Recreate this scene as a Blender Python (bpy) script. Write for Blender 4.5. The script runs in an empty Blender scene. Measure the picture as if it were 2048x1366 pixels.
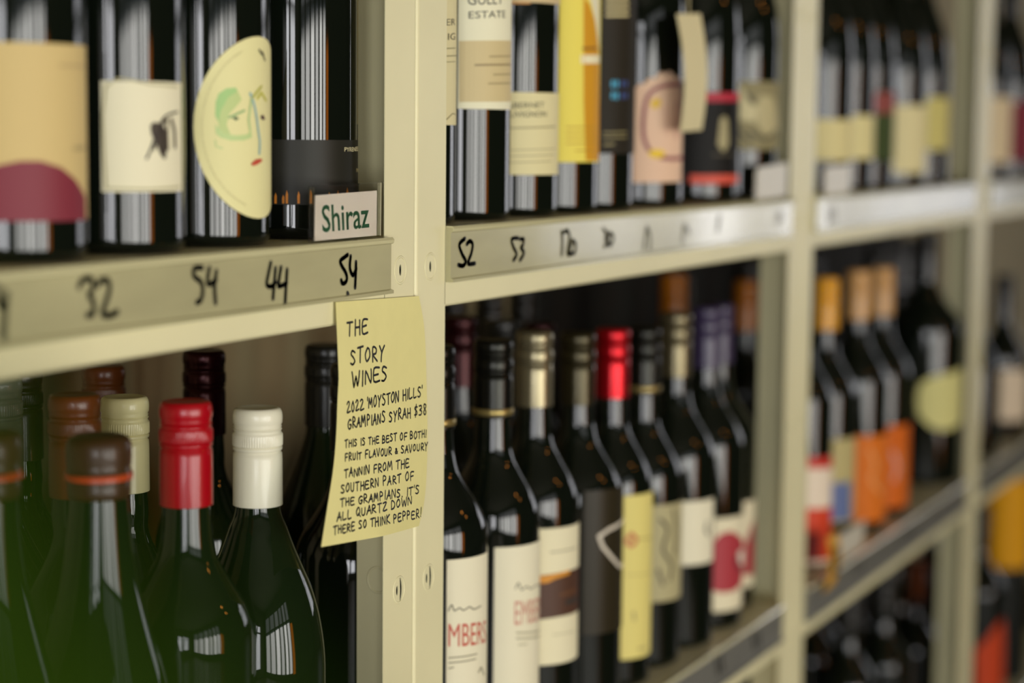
import bpy, bmesh, math, random
from mathutils import Vector, Matrix
from mathutils.geometry import tessellate_polygon
random.seed(7)
SC = bpy.context.scene
COL = SC.collection

# ------------------------------------------------------------------ camera
CAM_LOC = Vector((-1.19558, -0.66049, 0.07031)); YAW = 0.4411; PITCH = 0.10321; ROLL = 0.01004
cd = bpy.data.cameras.new('camera'); cam = bpy.data.objects.new('camera', cd); COL.objects.link(cam)
fw = Vector((math.cos(YAW)*math.cos(PITCH), math.sin(YAW)*math.cos(PITCH), -math.sin(PITCH)))
rt = Vector((math.sin(YAW), -math.cos(YAW), 0)); up = rt.cross(fw)
r2 = rt*math.cos(ROLL) + up*math.sin(ROLL); u2 = -rt*math.sin(ROLL) + up*math.cos(ROLL)
M = Matrix((r2, u2, -fw)).transposed().to_4x4(); M.translation = CAM_LOC
cam.matrix_world = M
cd.sensor_width = 36; cd.lens = 4035.28/2048*36; cd.clip_start = .02; cd.clip_end = 60
cd.dof.use_dof = True; cd.dof.focus_distance = 1.375; cd.dof.aperture_fstop = 2.9; cd.dof.aperture_blades = 9
SC.camera = cam

# ------------------------------------------------------------------ world, light, exposure
SC.view_settings.view_transform = 'Standard'; SC.view_settings.look = 'None'
SC.view_settings.exposure = 0.22; SC.view_settings.gamma = 1; SC.view_settings.use_curve_mapping = False
w = bpy.data.worlds.new('world'); SC.world = w; w.use_nodes = True
w.node_tree.nodes['Background'].inputs[0].default_value = (.75, .85, 1, 1)
w.node_tree.nodes['Background'].inputs[1].default_value = .35
LIGHT_K = 1.0
def daylight(name, x0, x1, z0, z1, pos, axis, rad, col=(1, .985, .92)):
    """soft daylight entering through one window pane; radiance rad"""
    l = bpy.data.lights.new(name, 'AREA'); l.shape = 'RECTANGLE'; l.size = x1-x0; l.size_y = z1-z0
    l.energy = rad*LIGHT_K*math.pi*(x1-x0)*(z1-z0); l.color = col
    o = bpy.data.objects.new(name, l); COL.objects.link(o)
    if axis == 'front': o.location = ((x0+x1)/2, pos, (z0+z1)/2); o.rotation_euler = (math.radians(90), 0, 0)
    else: o.location = (pos, (x0+x1)/2, (z0+z1)/2); o.rotation_euler = (math.radians(90), 0, math.radians(90 if pos > 0 else -90))
    return o
PANES_FRONT = [(-4.1, -3.25, 7), (-3.1, -2.3, 8), (-2.15, -1.55, 12), (-1.42, -.95, 8), (-.8, -.42, 12), (-.3, .1, 9)]
FZ = (-1.1, .38); FY = -4.2
for a, b, r in PANES_FRONT:
    daylight('window_daylight', a, b, *FZ, FY-.06, 'front', r); daylight('upper_window_daylight', a, b, .5, 1.25, FY-.06, 'front', r*.11)
PANES_RIGHT = [(-2.75, -2.25, 2.2), (-2.1, -1.84, 5.0), (-1.74, -1.5, 4.2), (-1.4, -.85, 1.3)]
for a, b, r in PANES_RIGHT: daylight('window_daylight', a, b, -.5, 1.1, 6.26, 'side', r, (.98, .97, 1))
PANES_LEFT = [(-3.2, -2.3, 10), (-2.1, -1.5, 11), (-1.22, -1.12, 16), (-.92, -.80, 14)]
for a, b, r in PANES_LEFT: daylight('window_daylight', a, b, -.9, .8, -4.56, 'side', r, (.98, .98, 1))

# ------------------------------------------------------------------ helpers
def lin(h):
    if not isinstance(h, str): return (*h, 1)
    v = [int(h[i:i+2], 16)/255 for i in (1, 3, 5)]
    return tuple(c/12.92 if c <= .04045 else ((c+.055)/1.055)**2.4 for c in v) + (1,)
_M = {}
def mat(name, col, rough=.5, metal=0, coat=0, noise=None, emit=None, trans=0, ior=1.5, spec=.5, bump=None, aniso=None):
    key = (name, str(col), rough)
    if key in _M: return _M[key]
    m = bpy.data.materials.new(name); m.use_nodes = True; n = m.node_tree; p = n.nodes['Principled BSDF']
    p.inputs['Base Color'].default_value = lin(col); p.inputs['Roughness'].default_value = rough
    p.inputs['Metallic'].default_value = metal; p.inputs['Coat Weight'].default_value = coat; p.inputs['Coat Roughness'].default_value = .05
    p.inputs['IOR'].default_value = ior; p.inputs['Transmission Weight'].default_value = trans
    p.inputs['Specular IOR Level'].default_value = spec
    if emit: p.inputs['Emission Color'].default_value = lin(emit[0]); p.inputs['Emission Strength'].default_value = emit[1]
    if noise:   # (scale, amount, stretch)
        tc = n.nodes.new('ShaderNodeTexCoord'); mp = n.nodes.new('ShaderNodeMapping'); mp.inputs['Scale'].default_value = noise[2] if len(noise) > 2 else (1, 1, 1)
        nz = n.nodes.new('ShaderNodeTexNoise'); nz.inputs['Scale'].default_value = noise[0]; nz.inputs['Detail'].default_value = 5
        n.links.new(tc.outputs['Object'], mp.inputs[0]); n.links.new(mp.outputs[0], nz.inputs['Vector'])
        mr = n.nodes.new('ShaderNodeMapRange'); mr.inputs[1].default_value = .3; mr.inputs[2].default_value = .7; mr.inputs[3].default_value = 1-noise[1]; mr.inputs[4].default_value = 1+noise[1]*.35
        n.links.new(nz.outputs[0], mr.inputs[0])
        mx = n.nodes.new('ShaderNodeVectorMath'); mx.operation = 'SCALE'; mx.inputs[0].default_value = lin(col)[:3]
        n.links.new(mr.outputs[0], mx.inputs['Scale']); n.links.new(mx.outputs[0], p.inputs['Base Color'])
        if bump:
            bp = n.nodes.new('ShaderNodeBump'); bp.inputs['Strength'].default_value = bump; bp.inputs['Distance'].default_value = .001
            n.links.new(nz.outputs[0], bp.inputs['Height']); n.links.new(bp.outputs[0], p.inputs['Normal'])
    _M[key] = m
    return m
PAINT = mat('cream_powder_coat', '#e5deb0', .42, noise=(9, .06), bump=None)
PAINTD = mat('cream_shelf_paint', '#d9d0a0', .45, noise=(6, .1))
RAIL = mat('clear_plastic_price_rail', '#b4ae84', .2, noise=(7, .16, (1, 1, 3.5)), coat=.3, ior=1.5)
RAILSHADE = mat('shaded_plastic_price_rail', '#6f6e64', .3, noise=(7, .16, (1, 1, 3.5)))  # darker copy of the rail; weaker light on low rails put into the colour
RAILLIP = mat('clear_plastic_lip', '#cfc99c', .2, coat=.5)
INK = mat('black_marker_ink', '#171611', .5)
GLASS = mat('dark_bottle_glass', (.004, .006, .0035), .035, ior=1.52, spec=.45)
GLASSG = mat('deep_green_bottle_glass', (.006, .012, .004), .03, ior=1.52, spec=.4)
PAPER = mat('pale_yellow_paper', '#e3da92', .75, noise=(60, .03))
WALLM = mat('wall_plaster', '#b5a988', .9, noise=(3, .08))
ROOMW = mat('room_wall', '#5a5548', .9, noise=(2, .1))
FLOORM = mat('dark_timber_floor', '#4a3a28', .5, noise=(3, .3, (1, 8, 1)))
CEILM = mat('ceiling_paint', '#6a6455', .9)

def link(name, me, m=None, parent=None, smooth=False):
    if isinstance(me, bmesh.types.BMesh):
        bm = me; me = bpy.data.meshes.new(name); bm.normal_update(); bm.to_mesh(me); bm.free()
    o = bpy.data.objects.new(name, me); COL.objects.link(o)
    if m is not None and not me.materials: me.materials.append(m)
    if smooth:
        for p in me.polygons: p.use_smooth = True
        if smooth is not True: me.set_sharp_from_angle(angle=math.radians(smooth))
    if parent is not None: o.parent = parent
    return o
def thing(name, label, cat, loc=(0, 0, 0), group=None, rot=(0, 0, 0)):
    o = bpy.data.objects.new(name, None); COL.objects.link(o); o.empty_display_size = .05
    o.location = loc; o.rotation_euler = rot; o['label'] = label; o['category'] = cat
    if group: o['group'] = group
    return o
def tag(o, label, cat, group=None):
    o['label'] = label; o['category'] = cat
    if group: o['group'] = group
    return o
def struct(o): o['kind'] = 'structure'; return o
def box(bm, a, b):
    vs = [bm.verts.new((x, y, z)) for x in (a[0], b[0]) for y in (a[1], b[1]) for z in (a[2], b[2])]
    for f in ((0, 1, 3, 2), (4, 6, 7, 5), (0, 4, 5, 1), (2, 3, 7, 6), (0, 2, 6, 4), (1, 5, 7, 3)): bm.faces.new([vs[i] for i in f])
    return vs
def boxm(name, a, b, m, parent=None, bev=0):
    bm = bmesh.new(); box(bm, a, b); bmesh.ops.recalc_face_normals(bm, faces=bm.faces)
    if bev: bmesh.ops.bevel(bm, geom=list(bm.edges), offset=bev, segments=2, affect='EDGES', profile=.6)
    return link(name, bm, m, parent, smooth=40 if bev else False)
def prof_extrude(name, prof, x0, x1, m, parent=None, bev=0):
    """closed (y, z) outline swept along X"""
    bm = bmesh.new(); A = [bm.verts.new((x0, y, z)) for y, z in prof]; B = [bm.verts.new((x1, y, z)) for y, z in prof]
    n = len(prof)
    for i in range(n): bm.faces.new((A[i], A[(i+1) % n], B[(i+1) % n], B[i]))
    bm.faces.new(A[::-1]); bm.faces.new(B)
    bmesh.ops.recalc_face_normals(bm, faces=bm.faces)
    return link(name, bm, m, parent, smooth=30)
def lathe(prof, seg=48, knurl=None):
    """prof: (r, z) rows from bottom to top; knurl = set of row indexes with alternating ridges"""
    bm = bmesh.new(); rows = []
    for i, (r, z) in enumerate(prof):
        if r < 1e-6: rows.append([bm.verts.new((0, 0, z))]); continue
        row = []
        for k in range(seg):
            rr = r - (.00042 if knurl and i in knurl and (k % 3 == 0) else 0)
            a = 2*math.pi*k/seg; row.append(bm.verts.new((rr*math.cos(a), rr*math.sin(a), z)))
        rows.append(row)
    for p, q in zip(rows, rows[1:]):
        for k in range(seg):
            k2 = (k+1) % seg
            if len(p) == 1 and len(q) == 1: continue
            if len(p) == 1: bm.faces.new((p[0], q[k2], q[k]))
            elif len(q) == 1: bm.faces.new((p[k], p[k2], q[0]))
            else: bm.faces.new((p[k], p[k2], q[k2], q[k]))
    bmesh.ops.recalc_face_normals(bm, faces=bm.faces)
    return bm
def flat_poly(bm, pts, step=.12, axis=0):
    """triangulate a 2-D outline into bm (x, y, 0), cut into strips along axis"""
    vs = [bm.verts.new((x, y, 0)) for x, y in pts]
    for t in tessellate_polygon([[Vector((x, y, 0)) for x, y in pts]]):
        try: bm.faces.new([vs[i] for i in t])
        except ValueError: pass
    if step:
        lo = min(p[axis] for p in pts); hi = max(p[axis] for p in pts); k = math.floor(lo/step)+1
        while k*step < hi:
            co = (k*step, 0, 0) if axis == 0 else (0, k*step, 0); no = (1, 0, 0) if axis == 0 else (0, 1, 0)
            bmesh.ops.bisect_plane(bm, geom=list(bm.verts)+list(bm.edges)+list(bm.faces), plane_co=co, plane_no=no, dist=1e-7); k += 1
def ribbon(pts, w, closed=False):
    """constant-width stroke polygons with round ends, as a list of convex 2-D polygons"""
    out = []
    for (x0, y0), (x1, y1) in zip(pts, pts[1:]):
        dx, dy = x1-x0, y1-y0; L = math.hypot(dx, dy) or 1e-9; nx, ny = -dy/L*w/2, dx/L*w/2
        a = math.atan2(ny, nx); P = []
        for k in range(5): t = a+math.pi*k/4; P.append((x0+math.cos(t)*w/2, y0+math.sin(t)*w/2))
        for k in range(5): t = a+math.pi+math.pi*k/4; P.append((x1+math.cos(t)*w/2, y1+math.sin(t)*w/2))
        out.append(P)
    return out
def smooth_line(pts, n=4):
    if len(pts) < 3: return list(pts)
    P = [pts[0]]+list(pts)+[pts[-1]]; out = []
    for i in range(1, len(P)-2):
        p0, p1, p2, p3 = P[i-1], P[i], P[i+1], P[i+2]
        for k in range(n):
            t = k/n
            out.append(tuple(.5*((2*p1[j])+(-p0[j]+p2[j])*t+(2*p0[j]-5*p1[j]+4*p2[j]-p3[j])*t*t+(-p0[j]+3*p1[j]-3*p2[j]+p3[j])*t**3) for j in (0, 1)))
    out.append(tuple(pts[-1])); return out
_T = {}
def text2d(s):
    """triangles of a line of Blender's built-in font, normalised: cap height 1, width 1"""
    if s in _T: return _T[s]
    cu = bpy.data.curves.new('t', 'FONT'); cu.body = s; cu.resolution_u = 3; cu.fill_mode = 'FRONT'; cu.offset = .012 if s == 'Shiraz' else 0
    o = bpy.data.objects.new('t', cu); COL.objects.link(o)
    dg = bpy.context.evaluated_depsgraph_get(); me = o.evaluated_get(dg).to_mesh()
    V = [tuple(v.co[:2]) for v in me.vertices]; F = [tuple(p.vertices) for p in me.polygons]
    o.evaluated_get(dg).to_mesh_clear(); bpy.data.objects.remove(o); bpy.data.curves.remove(cu)
    x0 = min(v[0] for v in V); x1 = max(v[0] for v in V); cap = .729
    V = [((x-x0)/(x1-x0), y/cap) for x, y in V]; _T[s] = (V, F); return V, F
# hand lettering: strokes per letter on a box 0..1 high
HW = {'A': [[(0, 0), (.22, .55), (.34, 1), (.42, .5), (.55, 0)], [(.1, .38), (.5, .42)]], 'B': [[(.05, 0), (.08, 1), (.38, .9), (.36, .6), (.1, .52), (.46, .4), (.42, .1), (.03, 0)]],
 'D': [[(.08, 0), (.1, 1), (.4, .85), (.52, .45), (.36, .1), (.04, 0)]], 'E': [[(.48, .98), (.08, .96), (.06, .02), (.5, .04)], [(.08, .52), (.4, .55)]],
 'F': [[(.1, 0), (.12, .95), (.55, 1)], [(.1, .5), (.45, .54)]], 'G': [[(.5, .85), (.3, 1), (.05, .6), (.12, .1), (.36, .02), (.5, .42), (.28, .44)]],
 'H': [[(.08, 0), (.1, 1)], [(.5, 0), (.48, 1)], [(.08, .5), (.5, .55)]], 'I': [[(.12, 0), (.14, 1)]], 'K': [[(.08, 0), (.1, 1)], [(.5, 1), (.1, .48), (.55, 0)]],
 'L': [[(.1, 1), (.08, .02), (.48, .05)]], 'M': [[(.02, 0), (.12, 1), (.32, .35), (.52, 1), (.62, 0)]], 'N': [[(.05, 0), (.08, 1), (.46, .05), (.5, 1)]],
 'O': [[(.28, 1), (.05, .55), (.2, .03), (.48, .35), (.42, .9), (.26, 1)]], 'P': [[(.1, 0), (.1, 1), (.42, .9), (.4, .58), (.1, .48)]],
 'Q': [[(.28, 1), (.05, .55), (.2, .05), (.48, .35), (.42, .9), (.26, 1)], [(.3, .28), (.58, -.12)]], 'R': [[(.08, 0), (.1, 1), (.42, .88), (.38, .56), (.1, .48), (.52, 0)]],
 'S': [[(.45, .9), (.2, 1), (.08, .75), (.3, .52), (.44, .25), (.25, .02), (.03, .1)]], 'T': [[(.02, .95), (.55, 1)], [(.28, .98), (.26, 0)]],
 'U': [[(.06, 1), (.08, .15), (.3, .02), (.44, .25), (.48, 1)]], 'V': [[(.02, 1), (.26, 0), (.5, 1)]], 'W': [[(.02, 1), (.16, 0), (.32, .65), (.46, 0), (.62, 1)]],
 'Y': [[(.04, 1), (.26, .5)], [(.52, 1), (.26, .45), (.2, -.1)]], 'Z': [[(.05, .95), (.48, 1), (.06, .03), (.54, .06)]],
 '0': [[(.28, 1), (.06, .5), (.22, .02), (.44, .4), (.28, 1)]], '2': [[(.05, .8), (.25, 1), (.42, .75), (.05, .05), (.55, .08)]], '3': [[(.06, .92), (.34, .98), (.38, .7), (.15, .54), (.42, .38), (.3, .04), (.03, .08)]],
 '8': [[(.4, .85), (.2, 1), (.1, .75), (.42, .3), (.24, .02), (.06, .25), (.38, .7), (.38, .88)]], '$': [[(.45, .85), (.2, .92), (.1, .68), (.4, .42), (.36, .1), (.05, .12)], [(.3, 1.15), (.2, -.15)]],
 "'": [[(.08, 1.1), (.04, .85)]], '.': [[(.05, .05), (.08, .02)]], '!': [[(.2, 1.1), (.1, .3)], [(.06, .05), (.08, .02)]], '&': [[(.45, .1), (.15, .75), (.25, .85), (.32, .7), (.05, .3), (.2, .1), (.45, .4)]]}
ADV = {'I': .3, 'M': .78, 'W': .78, "'": .2, '.': .25, '!': .3, ' ': .42, '&': .62}
def handline(s, seed=0):
    """strokes of a hand-written line: x 0..1 over the whole line, y 0..1 cap height"""
    R = random.Random(seed); x = 0; S = []
    for ch in s:
        jy = R.uniform(-.07, .07); sy = R.uniform(.92, 1.1); sx = R.uniform(.92, 1.08)
        for st in HW.get(ch, []): S.append([(x+px*sx+R.uniform(-.012, .012), jy+py*sy+R.uniform(-.03, .03)) for px, py in st])
        x += ADV.get(ch, .68)
    W = x-.15
    return [[(px/W, py) for px, py in st] for st in S]

# measured data: bottles with labels, note outline and lettering, prices
BOT = [{'n': 'b1',
  'kind': 'burgundy',
  'R': 0.042,
  'X': -0.325,
  'y': 0.052,
  'zb': 0.0,
  'top': 0.335,
  'cap': 'black',
  'capk': 'screw',
  'label': 'wine bottle with a beige label and maroon arc, leftmost on the upper shelf',
  'group': 'bottles on the upper shelf of the left bay',
  'labels': [{'name': 'label',
              'poly': [(-2.5, 0.02149), (0.4362, 0.02149), (0.4362, 0.11386), (-2.5, 0.11386)],
              'col': '#cdb57a',
              'prints': [('F',
                          [(-1.67726, 0.02161), (-1.50905, 0.03378), (-1.22997, 0.04563), (-0.98181, 0.05064), (-0.74043, 0.05277), (-0.48853, 0.05278), (-0.20147, 0.04934), (0.0542, 0.04287), (0.32859, 0.03299),
                           (0.33798, 0.02088)],
                          '#7a2230'),
                         ('P', [(-0.19616, 0.10261), (0.33064, 0.10282)], 0.00172, '#b9a06c'), ('P', [(0.04084, 0.05928), (0.31287, 0.05975)], 0.00241, '#a99563')],
              'rough': 0.6,
              'desc': None}],
  'shade': 'd'},
 {'n': 'b2',
  'kind': 'burgundy',
  'R': 0.041,
  'X': -0.2305,
  'y': 0.052,
  'zb': 0.0,
  'top': 0.335,
  'cap': 'black',
  'capk': 'screw',
  'label': 'wine bottle with a square cream label and dark grape sketch',
  'group': 'bottles on the upper shelf of the left bay',
  'labels': [{'name': 'label',
              'poly': [(-1.1017, 0.03451), (0.2297, 0.03451), (0.2297, 0.09646), (-1.1017, 0.09646)],
              'col': '#e6dfbd',
              'prints': [('P', [(-1.04143, 0.03675), (-1.03356, 0.09334), (-0.41768, 0.09491), (0.09561, 0.094)], 0.00103, '#aaa275'), ('P', [(-1.04143, 0.03675), (-0.43156, 0.03615), (0.13353, 0.03718)], 0.00103, '#aaa275'),
                         ('P', [(0.09061, 0.07979), (-0.0797, 0.07856), (-0.21002, 0.07595), (-0.32643, 0.06915), (-0.4102, 0.05984), (-0.48912, 0.05336)], 0.00138, '#33291f'),
                         ('F',
                          [(-0.43096, 0.07192), (-0.37479, 0.07391), (-0.23829, 0.07312), (-0.16415, 0.06919), (-0.13615, 0.06268), (-0.16775, 0.0556), (-0.20666, 0.05277), (-0.27815, 0.05617), (-0.3447, 0.06266),
                           (-0.41645, 0.06687)],
                          '#3d3427'),
                         ('P', [(-0.27408, 0.07254), (-0.15267, 0.07542), (-0.1373, 0.05843)], 0.00172, '#463b2c'), ('P', [(-0.05876, 0.07546), (0.009, 0.06923), (0.01835, 0.05984)], 0.00241, '#4a3f2e'),
                         ('P', [(-0.37849, 0.05843), (-0.23807, 0.07397), (-0.18748, 0.0539)], 0.00138, '#2a2119')],
              'rough': 0.6,
              'desc': None}],
  'shade': 'd'},
 {'n': 'b3',
  'kind': 'burgundy',
  'R': 0.042,
  'X': -0.1403,
  'y': 0.052,
  'zb': 0.0,
  'top': 0.335,
  'cap': 'black',
  'capk': 'screw',
  'label': 'wine bottle with an oval cream label of a green painted face',
  'group': 'bottles on the upper shelf of the left bay',
  'labels': [{'name': 'label',
              'poly': [(1.0471, 0.07126), (1.038, 0.07848), (1.0106, 0.08557), (0.9656, 0.09242), (0.9037, 0.09891), (0.8259, 0.10493), (0.7336, 0.11036), (0.6283, 0.11513), (0.5118, 0.11915), (0.3862, 0.12235), (0.2536, 0.12468),
                       (0.1163, 0.12609), (-0.0235, 0.12656), (-0.1632, 0.12609), (-0.3006, 0.12468), (-0.4332, 0.12235), (-0.5588, 0.11915), (-0.6752, 0.11513), (-0.7805, 0.11036), (-0.8728, 0.10493), (-0.9506, 0.09891),
                       (-1.0126, 0.09242), (-1.0576, 0.08557), (-1.0849, 0.07848), (-1.0941, 0.07126), (-1.0849, 0.06404), (-1.0576, 0.05694), (-1.0126, 0.05009), (-0.9506, 0.04361), (-0.8728, 0.03759), (-0.7805, 0.03215),
                       (-0.6752, 0.02738), (-0.5588, 0.02336), (-0.4332, 0.02016), (-0.3006, 0.01784), (-0.1632, 0.01643), (-0.0235, 0.01595), (0.1163, 0.01643), (0.2536, 0.01784), (0.3862, 0.02016), (0.5118, 0.02336),
                       (0.6283, 0.02738), (0.7336, 0.03215), (0.8259, 0.03759), (0.9037, 0.04361), (0.9656, 0.05009), (1.0106, 0.05694), (1.038, 0.06404)],
              'col': '#e3dca0',
              'prints': [('F', [(-0.78008, 0.08644), (-0.73592, 0.09154), (-0.62413, 0.0946), (-0.48294, 0.09532), (-0.45026, 0.09325), (-0.60189, 0.08925), (-0.70782, 0.08142), (-0.74528, 0.07453), (-0.78829, 0.07839)],
                          '#a3c87c'),
                         ('F',
                          [(-0.74528, 0.07453), (-0.70782, 0.08142), (-0.60189, 0.08925), (-0.45026, 0.09325), (-0.38277, 0.08821), (-0.48425, 0.08364), (-0.57989, 0.07969), (-0.62664, 0.07309), (-0.56578, 0.06712),
                           (-0.65759, 0.06649), (-0.73129, 0.06945)],
                          '#bccb83'),
                         ('F',
                          [(-0.78896, 0.07301), (-0.73115, 0.07065), (-0.65744, 0.06768), (-0.48617, 0.06654), (-0.29475, 0.06719), (-0.21654, 0.06963), (-0.19654, 0.0654), (-0.35908, 0.06356), (-0.5662, 0.06351),
                           (-0.71712, 0.06527), (-0.78241, 0.06764)],
                          '#bcd08a'),
                         ('P', [(-0.79015, 0.06345), (-0.77614, 0.05986), (-0.68836, 0.05869)], 0.00103, '#c3cf8e'), ('P', [(-0.5879, 0.0773), (-0.46835, 0.07946), (-0.33916, 0.08163)], 0.00138, '#93b274'),
                         ('F', [(-0.54111, 0.07702), (-0.48489, 0.07795), (-0.42695, 0.07678), (-0.48516, 0.07555)], '#3c5c37'),
                         ('P', [(-0.23408, 0.09194), (-0.18351, 0.08837), (-0.11906, 0.08086), (-0.06152, 0.06967), (-0.02459, 0.06268), (-0.03829, 0.05568)], 0.00172, '#8fb3b0'),
                         ('P', [(-0.18337, 0.08957), (-0.08279, 0.09328), (0.01997, 0.09641)], 0.00172, '#b7b552'), ('P', [(-0.0833, 0.08905), (0.01949, 0.09277), (0.16153, 0.08803)], 0.00172, '#c3bf4e'),
                         ('P', [(-0.21443, 0.08834), (-0.26519, 0.07625), (-0.2366, 0.06962)], 0.00138, '#b4cc8c'), ('F', [(-0.00952, 0.07819), (0.06094, 0.07944), (0.12424, 0.07642), (0.03133, 0.07608)], '#4a1f26'),
                         ('F', [(-0.2188, 0.04965), (-0.13367, 0.05205), (0.01425, 0.05262), (0.02803, 0.05109), (-0.0881, 0.049), (-0.19851, 0.04813)], '#c04a30'),
                         ('P', [(-0.0431, 0.11868), (0.00882, 0.11636), (0.08117, 0.11527)], 0.00103, '#3a3620'), ('P', [(0.03686, 0.11761), (0.11278, 0.11229)], 0.00103, '#3a3620')],
              'rough': 0.6,
              'desc': None,
              'ring': (-0.0235, 1.0706, 0.07126, 0.0553)}],
  'shade': 'd'},
 {'n': 'b4',
  'kind': 'burgundy',
  'R': 0.043,
  'X': -0.0298,
  'y': 0.054,
  'zb': 0.0,
  'top': 0.335,
  'cap': 'black',
  'capk': 'screw',
  'label': 'wine bottle with a black label and small orange flames, behind the Shiraz card',
  'group': 'bottles on the upper shelf of the left bay',
  'labels': [{'name': 'label',
              'poly': [(-2.6, 0.02171), (1.2, 0.02171), (1.2, 0.06397), (-2.6, 0.06397)],
              'col': '#24231b',
              'prints': [('T', 'PYREN', [-0.13511, 0.05642, 0.21386, 0.05651, 0.00295], '#d9cfa0', 's'), ('T', 'EES', [0.22693, 0.05667, 0.43372, 0.05677, 0.00298], '#d9cfa0', 's'),
                         ('T', 'SYRAH', [0.25746, 0.0427, 0.45315, 0.04255, 0.00266], '#a89c6a', 's'), ('F', [(-1.29482, 0.02243), (-1.29617, 0.02672), (-1.27805, 0.02959), (-1.25717, 0.02746), (-1.25896, 0.02245)], '#e08a1e'),
                         ('F', [(-1.17901, 0.0225), (-1.18039, 0.02601), (-1.16279, 0.02836), (-1.14235, 0.02661), (-1.14402, 0.02251)], '#e08a1e'),
                         ('F', [(-1.12584, 0.02252), (-1.12716, 0.02779), (-1.10964, 0.0313), (-1.08935, 0.02868), (-1.09107, 0.02254)], '#e08a1e'),
                         ('F', [(-0.95238, 0.02257), (-0.95378, 0.02745), (-0.93633, 0.0307), (-0.91594, 0.02827), (-0.91757, 0.02258)], '#e08a1e'),
                         ('F', [(-0.77638, 0.02258), (-0.77788, 0.02805), (-0.75989, 0.03169), (-0.7387, 0.02896), (-0.74032, 0.02257)], '#e08a1e'),
                         ('F', [(-0.48755, 0.02248), (-0.48939, 0.02719), (-0.46886, 0.03032), (-0.44429, 0.02795), (-0.44602, 0.02245)], '#e08a1e'),
                         ('F', [(-0.32712, 0.02237), (-0.32929, 0.02769), (-0.30601, 0.03122), (-0.27778, 0.02854), (-0.27968, 0.02233)], '#e08a1e'),
                         ('F', [(-0.12577, 0.02218), (-0.12864, 0.02872), (-0.09933, 0.03305), (-0.06274, 0.02975), (-0.06502, 0.02212)], '#e08a1e')],
              'rough': 0.45,
              'desc': None}],
  'shade': 'd'},
 {'n': 'm0',
  'kind': 'bordeaux',
  'R': 0.0405,
  'X': 0.1184,
  'y': 0.052,
  'zb': 0.003,
  'top': 0.34,
  'cap': 'black',
  'capk': 'screw',
  'label': 'bottle with a pale label, half hidden by the post on the upper shelf',
  'group': 'bottles on the upper shelf of the middle bay',
  'labels': [{'name': 'label',
              'poly': [(-2.3, 0.07493), (0.3, 0.07493), (0.3, 0.18636), (-2.3, 0.18636)],
              'col': '#ddd3a2',
              'prints': [('T', 'ER', [-0.17197, 0.14614, 0.1578, 0.14718, 0.00498], '#55503a', 's'), ('T', 'IG', [-0.12328, 0.13589, 0.16372, 0.13677, 0.005], '#55503a', 's'),
                         ('P', [(-0.16753, 0.12974), (0.16725, 0.13065)], 0.00103, '#a49c72'), ('P', [(-0.16607, 0.12438), (0.23874, 0.12536)], 0.00103, '#a49c72'),
                         ('P', [(-0.1649, 0.12009), (0.17294, 0.12093)], 0.00069, '#a49c72'), ('P', [(-0.15358, 0.07884), (-0.05612, 0.08104), (0.06198, 0.08326), (0.1965, 0.0826)], 0.00069, '#8f8760')],
              'rough': 0.6,
              'desc': None}],
  'shade': 'd'},
 {'n': 'm1',
  'kind': 'bordeaux',
  'R': 0.0405,
  'X': 0.2129,
  'y': 0.052,
  'zb': 0.003,
  'top': 0.34,
  'cap': 'black',
  'capk': 'screw',
  'label': 'wine bottle with a two-tone white and tan estate label',
  'group': 'bottles on the upper shelf of the middle bay',
  'labels': [{'name': 'label',
              'poly': [(-1.1311, 0.08748), (0.2159, 0.08748), (0.2159, 0.19199), (-1.1311, 0.19199)],
              'col': '#e8e4c2',
              'prints': [('F', [(-1.104, 0.0925), (0.22543, 0.09373), (0.17789, 0.14029), (-1.11221, 0.1382)], '#cdbb88'), ('T', 'GULLY', [-0.95849, 0.16514, -0.18674, 0.16715, 0.00818], '#2e2c22', 'b'),
                         ('T', 'ESTATE', [-0.93771, 0.1551, -0.09774, 0.15717, 0.00559], '#2e2c22', 'b'), ('P', [(-0.51525, 0.12711), (0.12224, 0.12839)], 0.00138, '#a7956a'),
                         ('P', [(-0.80597, 0.12044), (0.12725, 0.12193)], 0.00172, '#9d8b62'), ('P', [(-0.41709, 0.11367), (0.13295, 0.11469)], 0.00138, '#a7956a'),
                         ('P', [(-0.53253, 0.10677), (0.13845, 0.10782)], 0.00138, '#a7956a')],
              'rough': 0.6,
              'desc': None}],
  'shade': 'd'},
 {'n': 'm2',
  'kind': 'bordeaux',
  'R': 0.0405,
  'X': 0.3036,
  'y': 0.052,
  'zb': 0.003,
  'top': 0.34,
  'cap': 'black',
  'capk': 'screw',
  'label': 'wine bottle with a low cream Cabernet Sauvignon label',
  'group': 'bottles on the upper shelf of the middle bay',
  'labels': [{'name': 'label',
              'poly': [(-2.4, 0.03632), (0.25, 0.03632), (0.25, 0.10201), (-2.4, 0.10201)],
              'col': '#ddd3a0',
              'prints': [('T', 'CABERNET', [-1.30826, 0.08886, -0.37847, 0.09013, 0.00475], '#3c392a', 'b'), ('T', 'SAUVIGNON', [-1.30658, 0.08173, -0.31882, 0.08298, 0.00476], '#3c392a', 'b'),
                         ('P', [(-1.08683, 0.07348), (-0.00762, 0.07508)], 0.00138, '#a39a70'), ('P', [(-1.08253, 0.056), (0.00532, 0.05735)], 0.00103, '#b5ab7e'),
                         ('P', [(-1.08136, 0.05123), (-0.06043, 0.05252)], 0.00103, '#b5ab7e'), ('P', [(-1.08009, 0.04605), (-0.15601, 0.04731)], 0.00103, '#b5ab7e')],
              'rough': 0.6,
              'desc': None},
             {'name': 'upper_label',
              'poly': [(-2.4, 0.17297), (0.25, 0.17297), (0.25, 0.20422), (-2.4, 0.20422)],
              'col': '#cdb88a',
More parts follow.
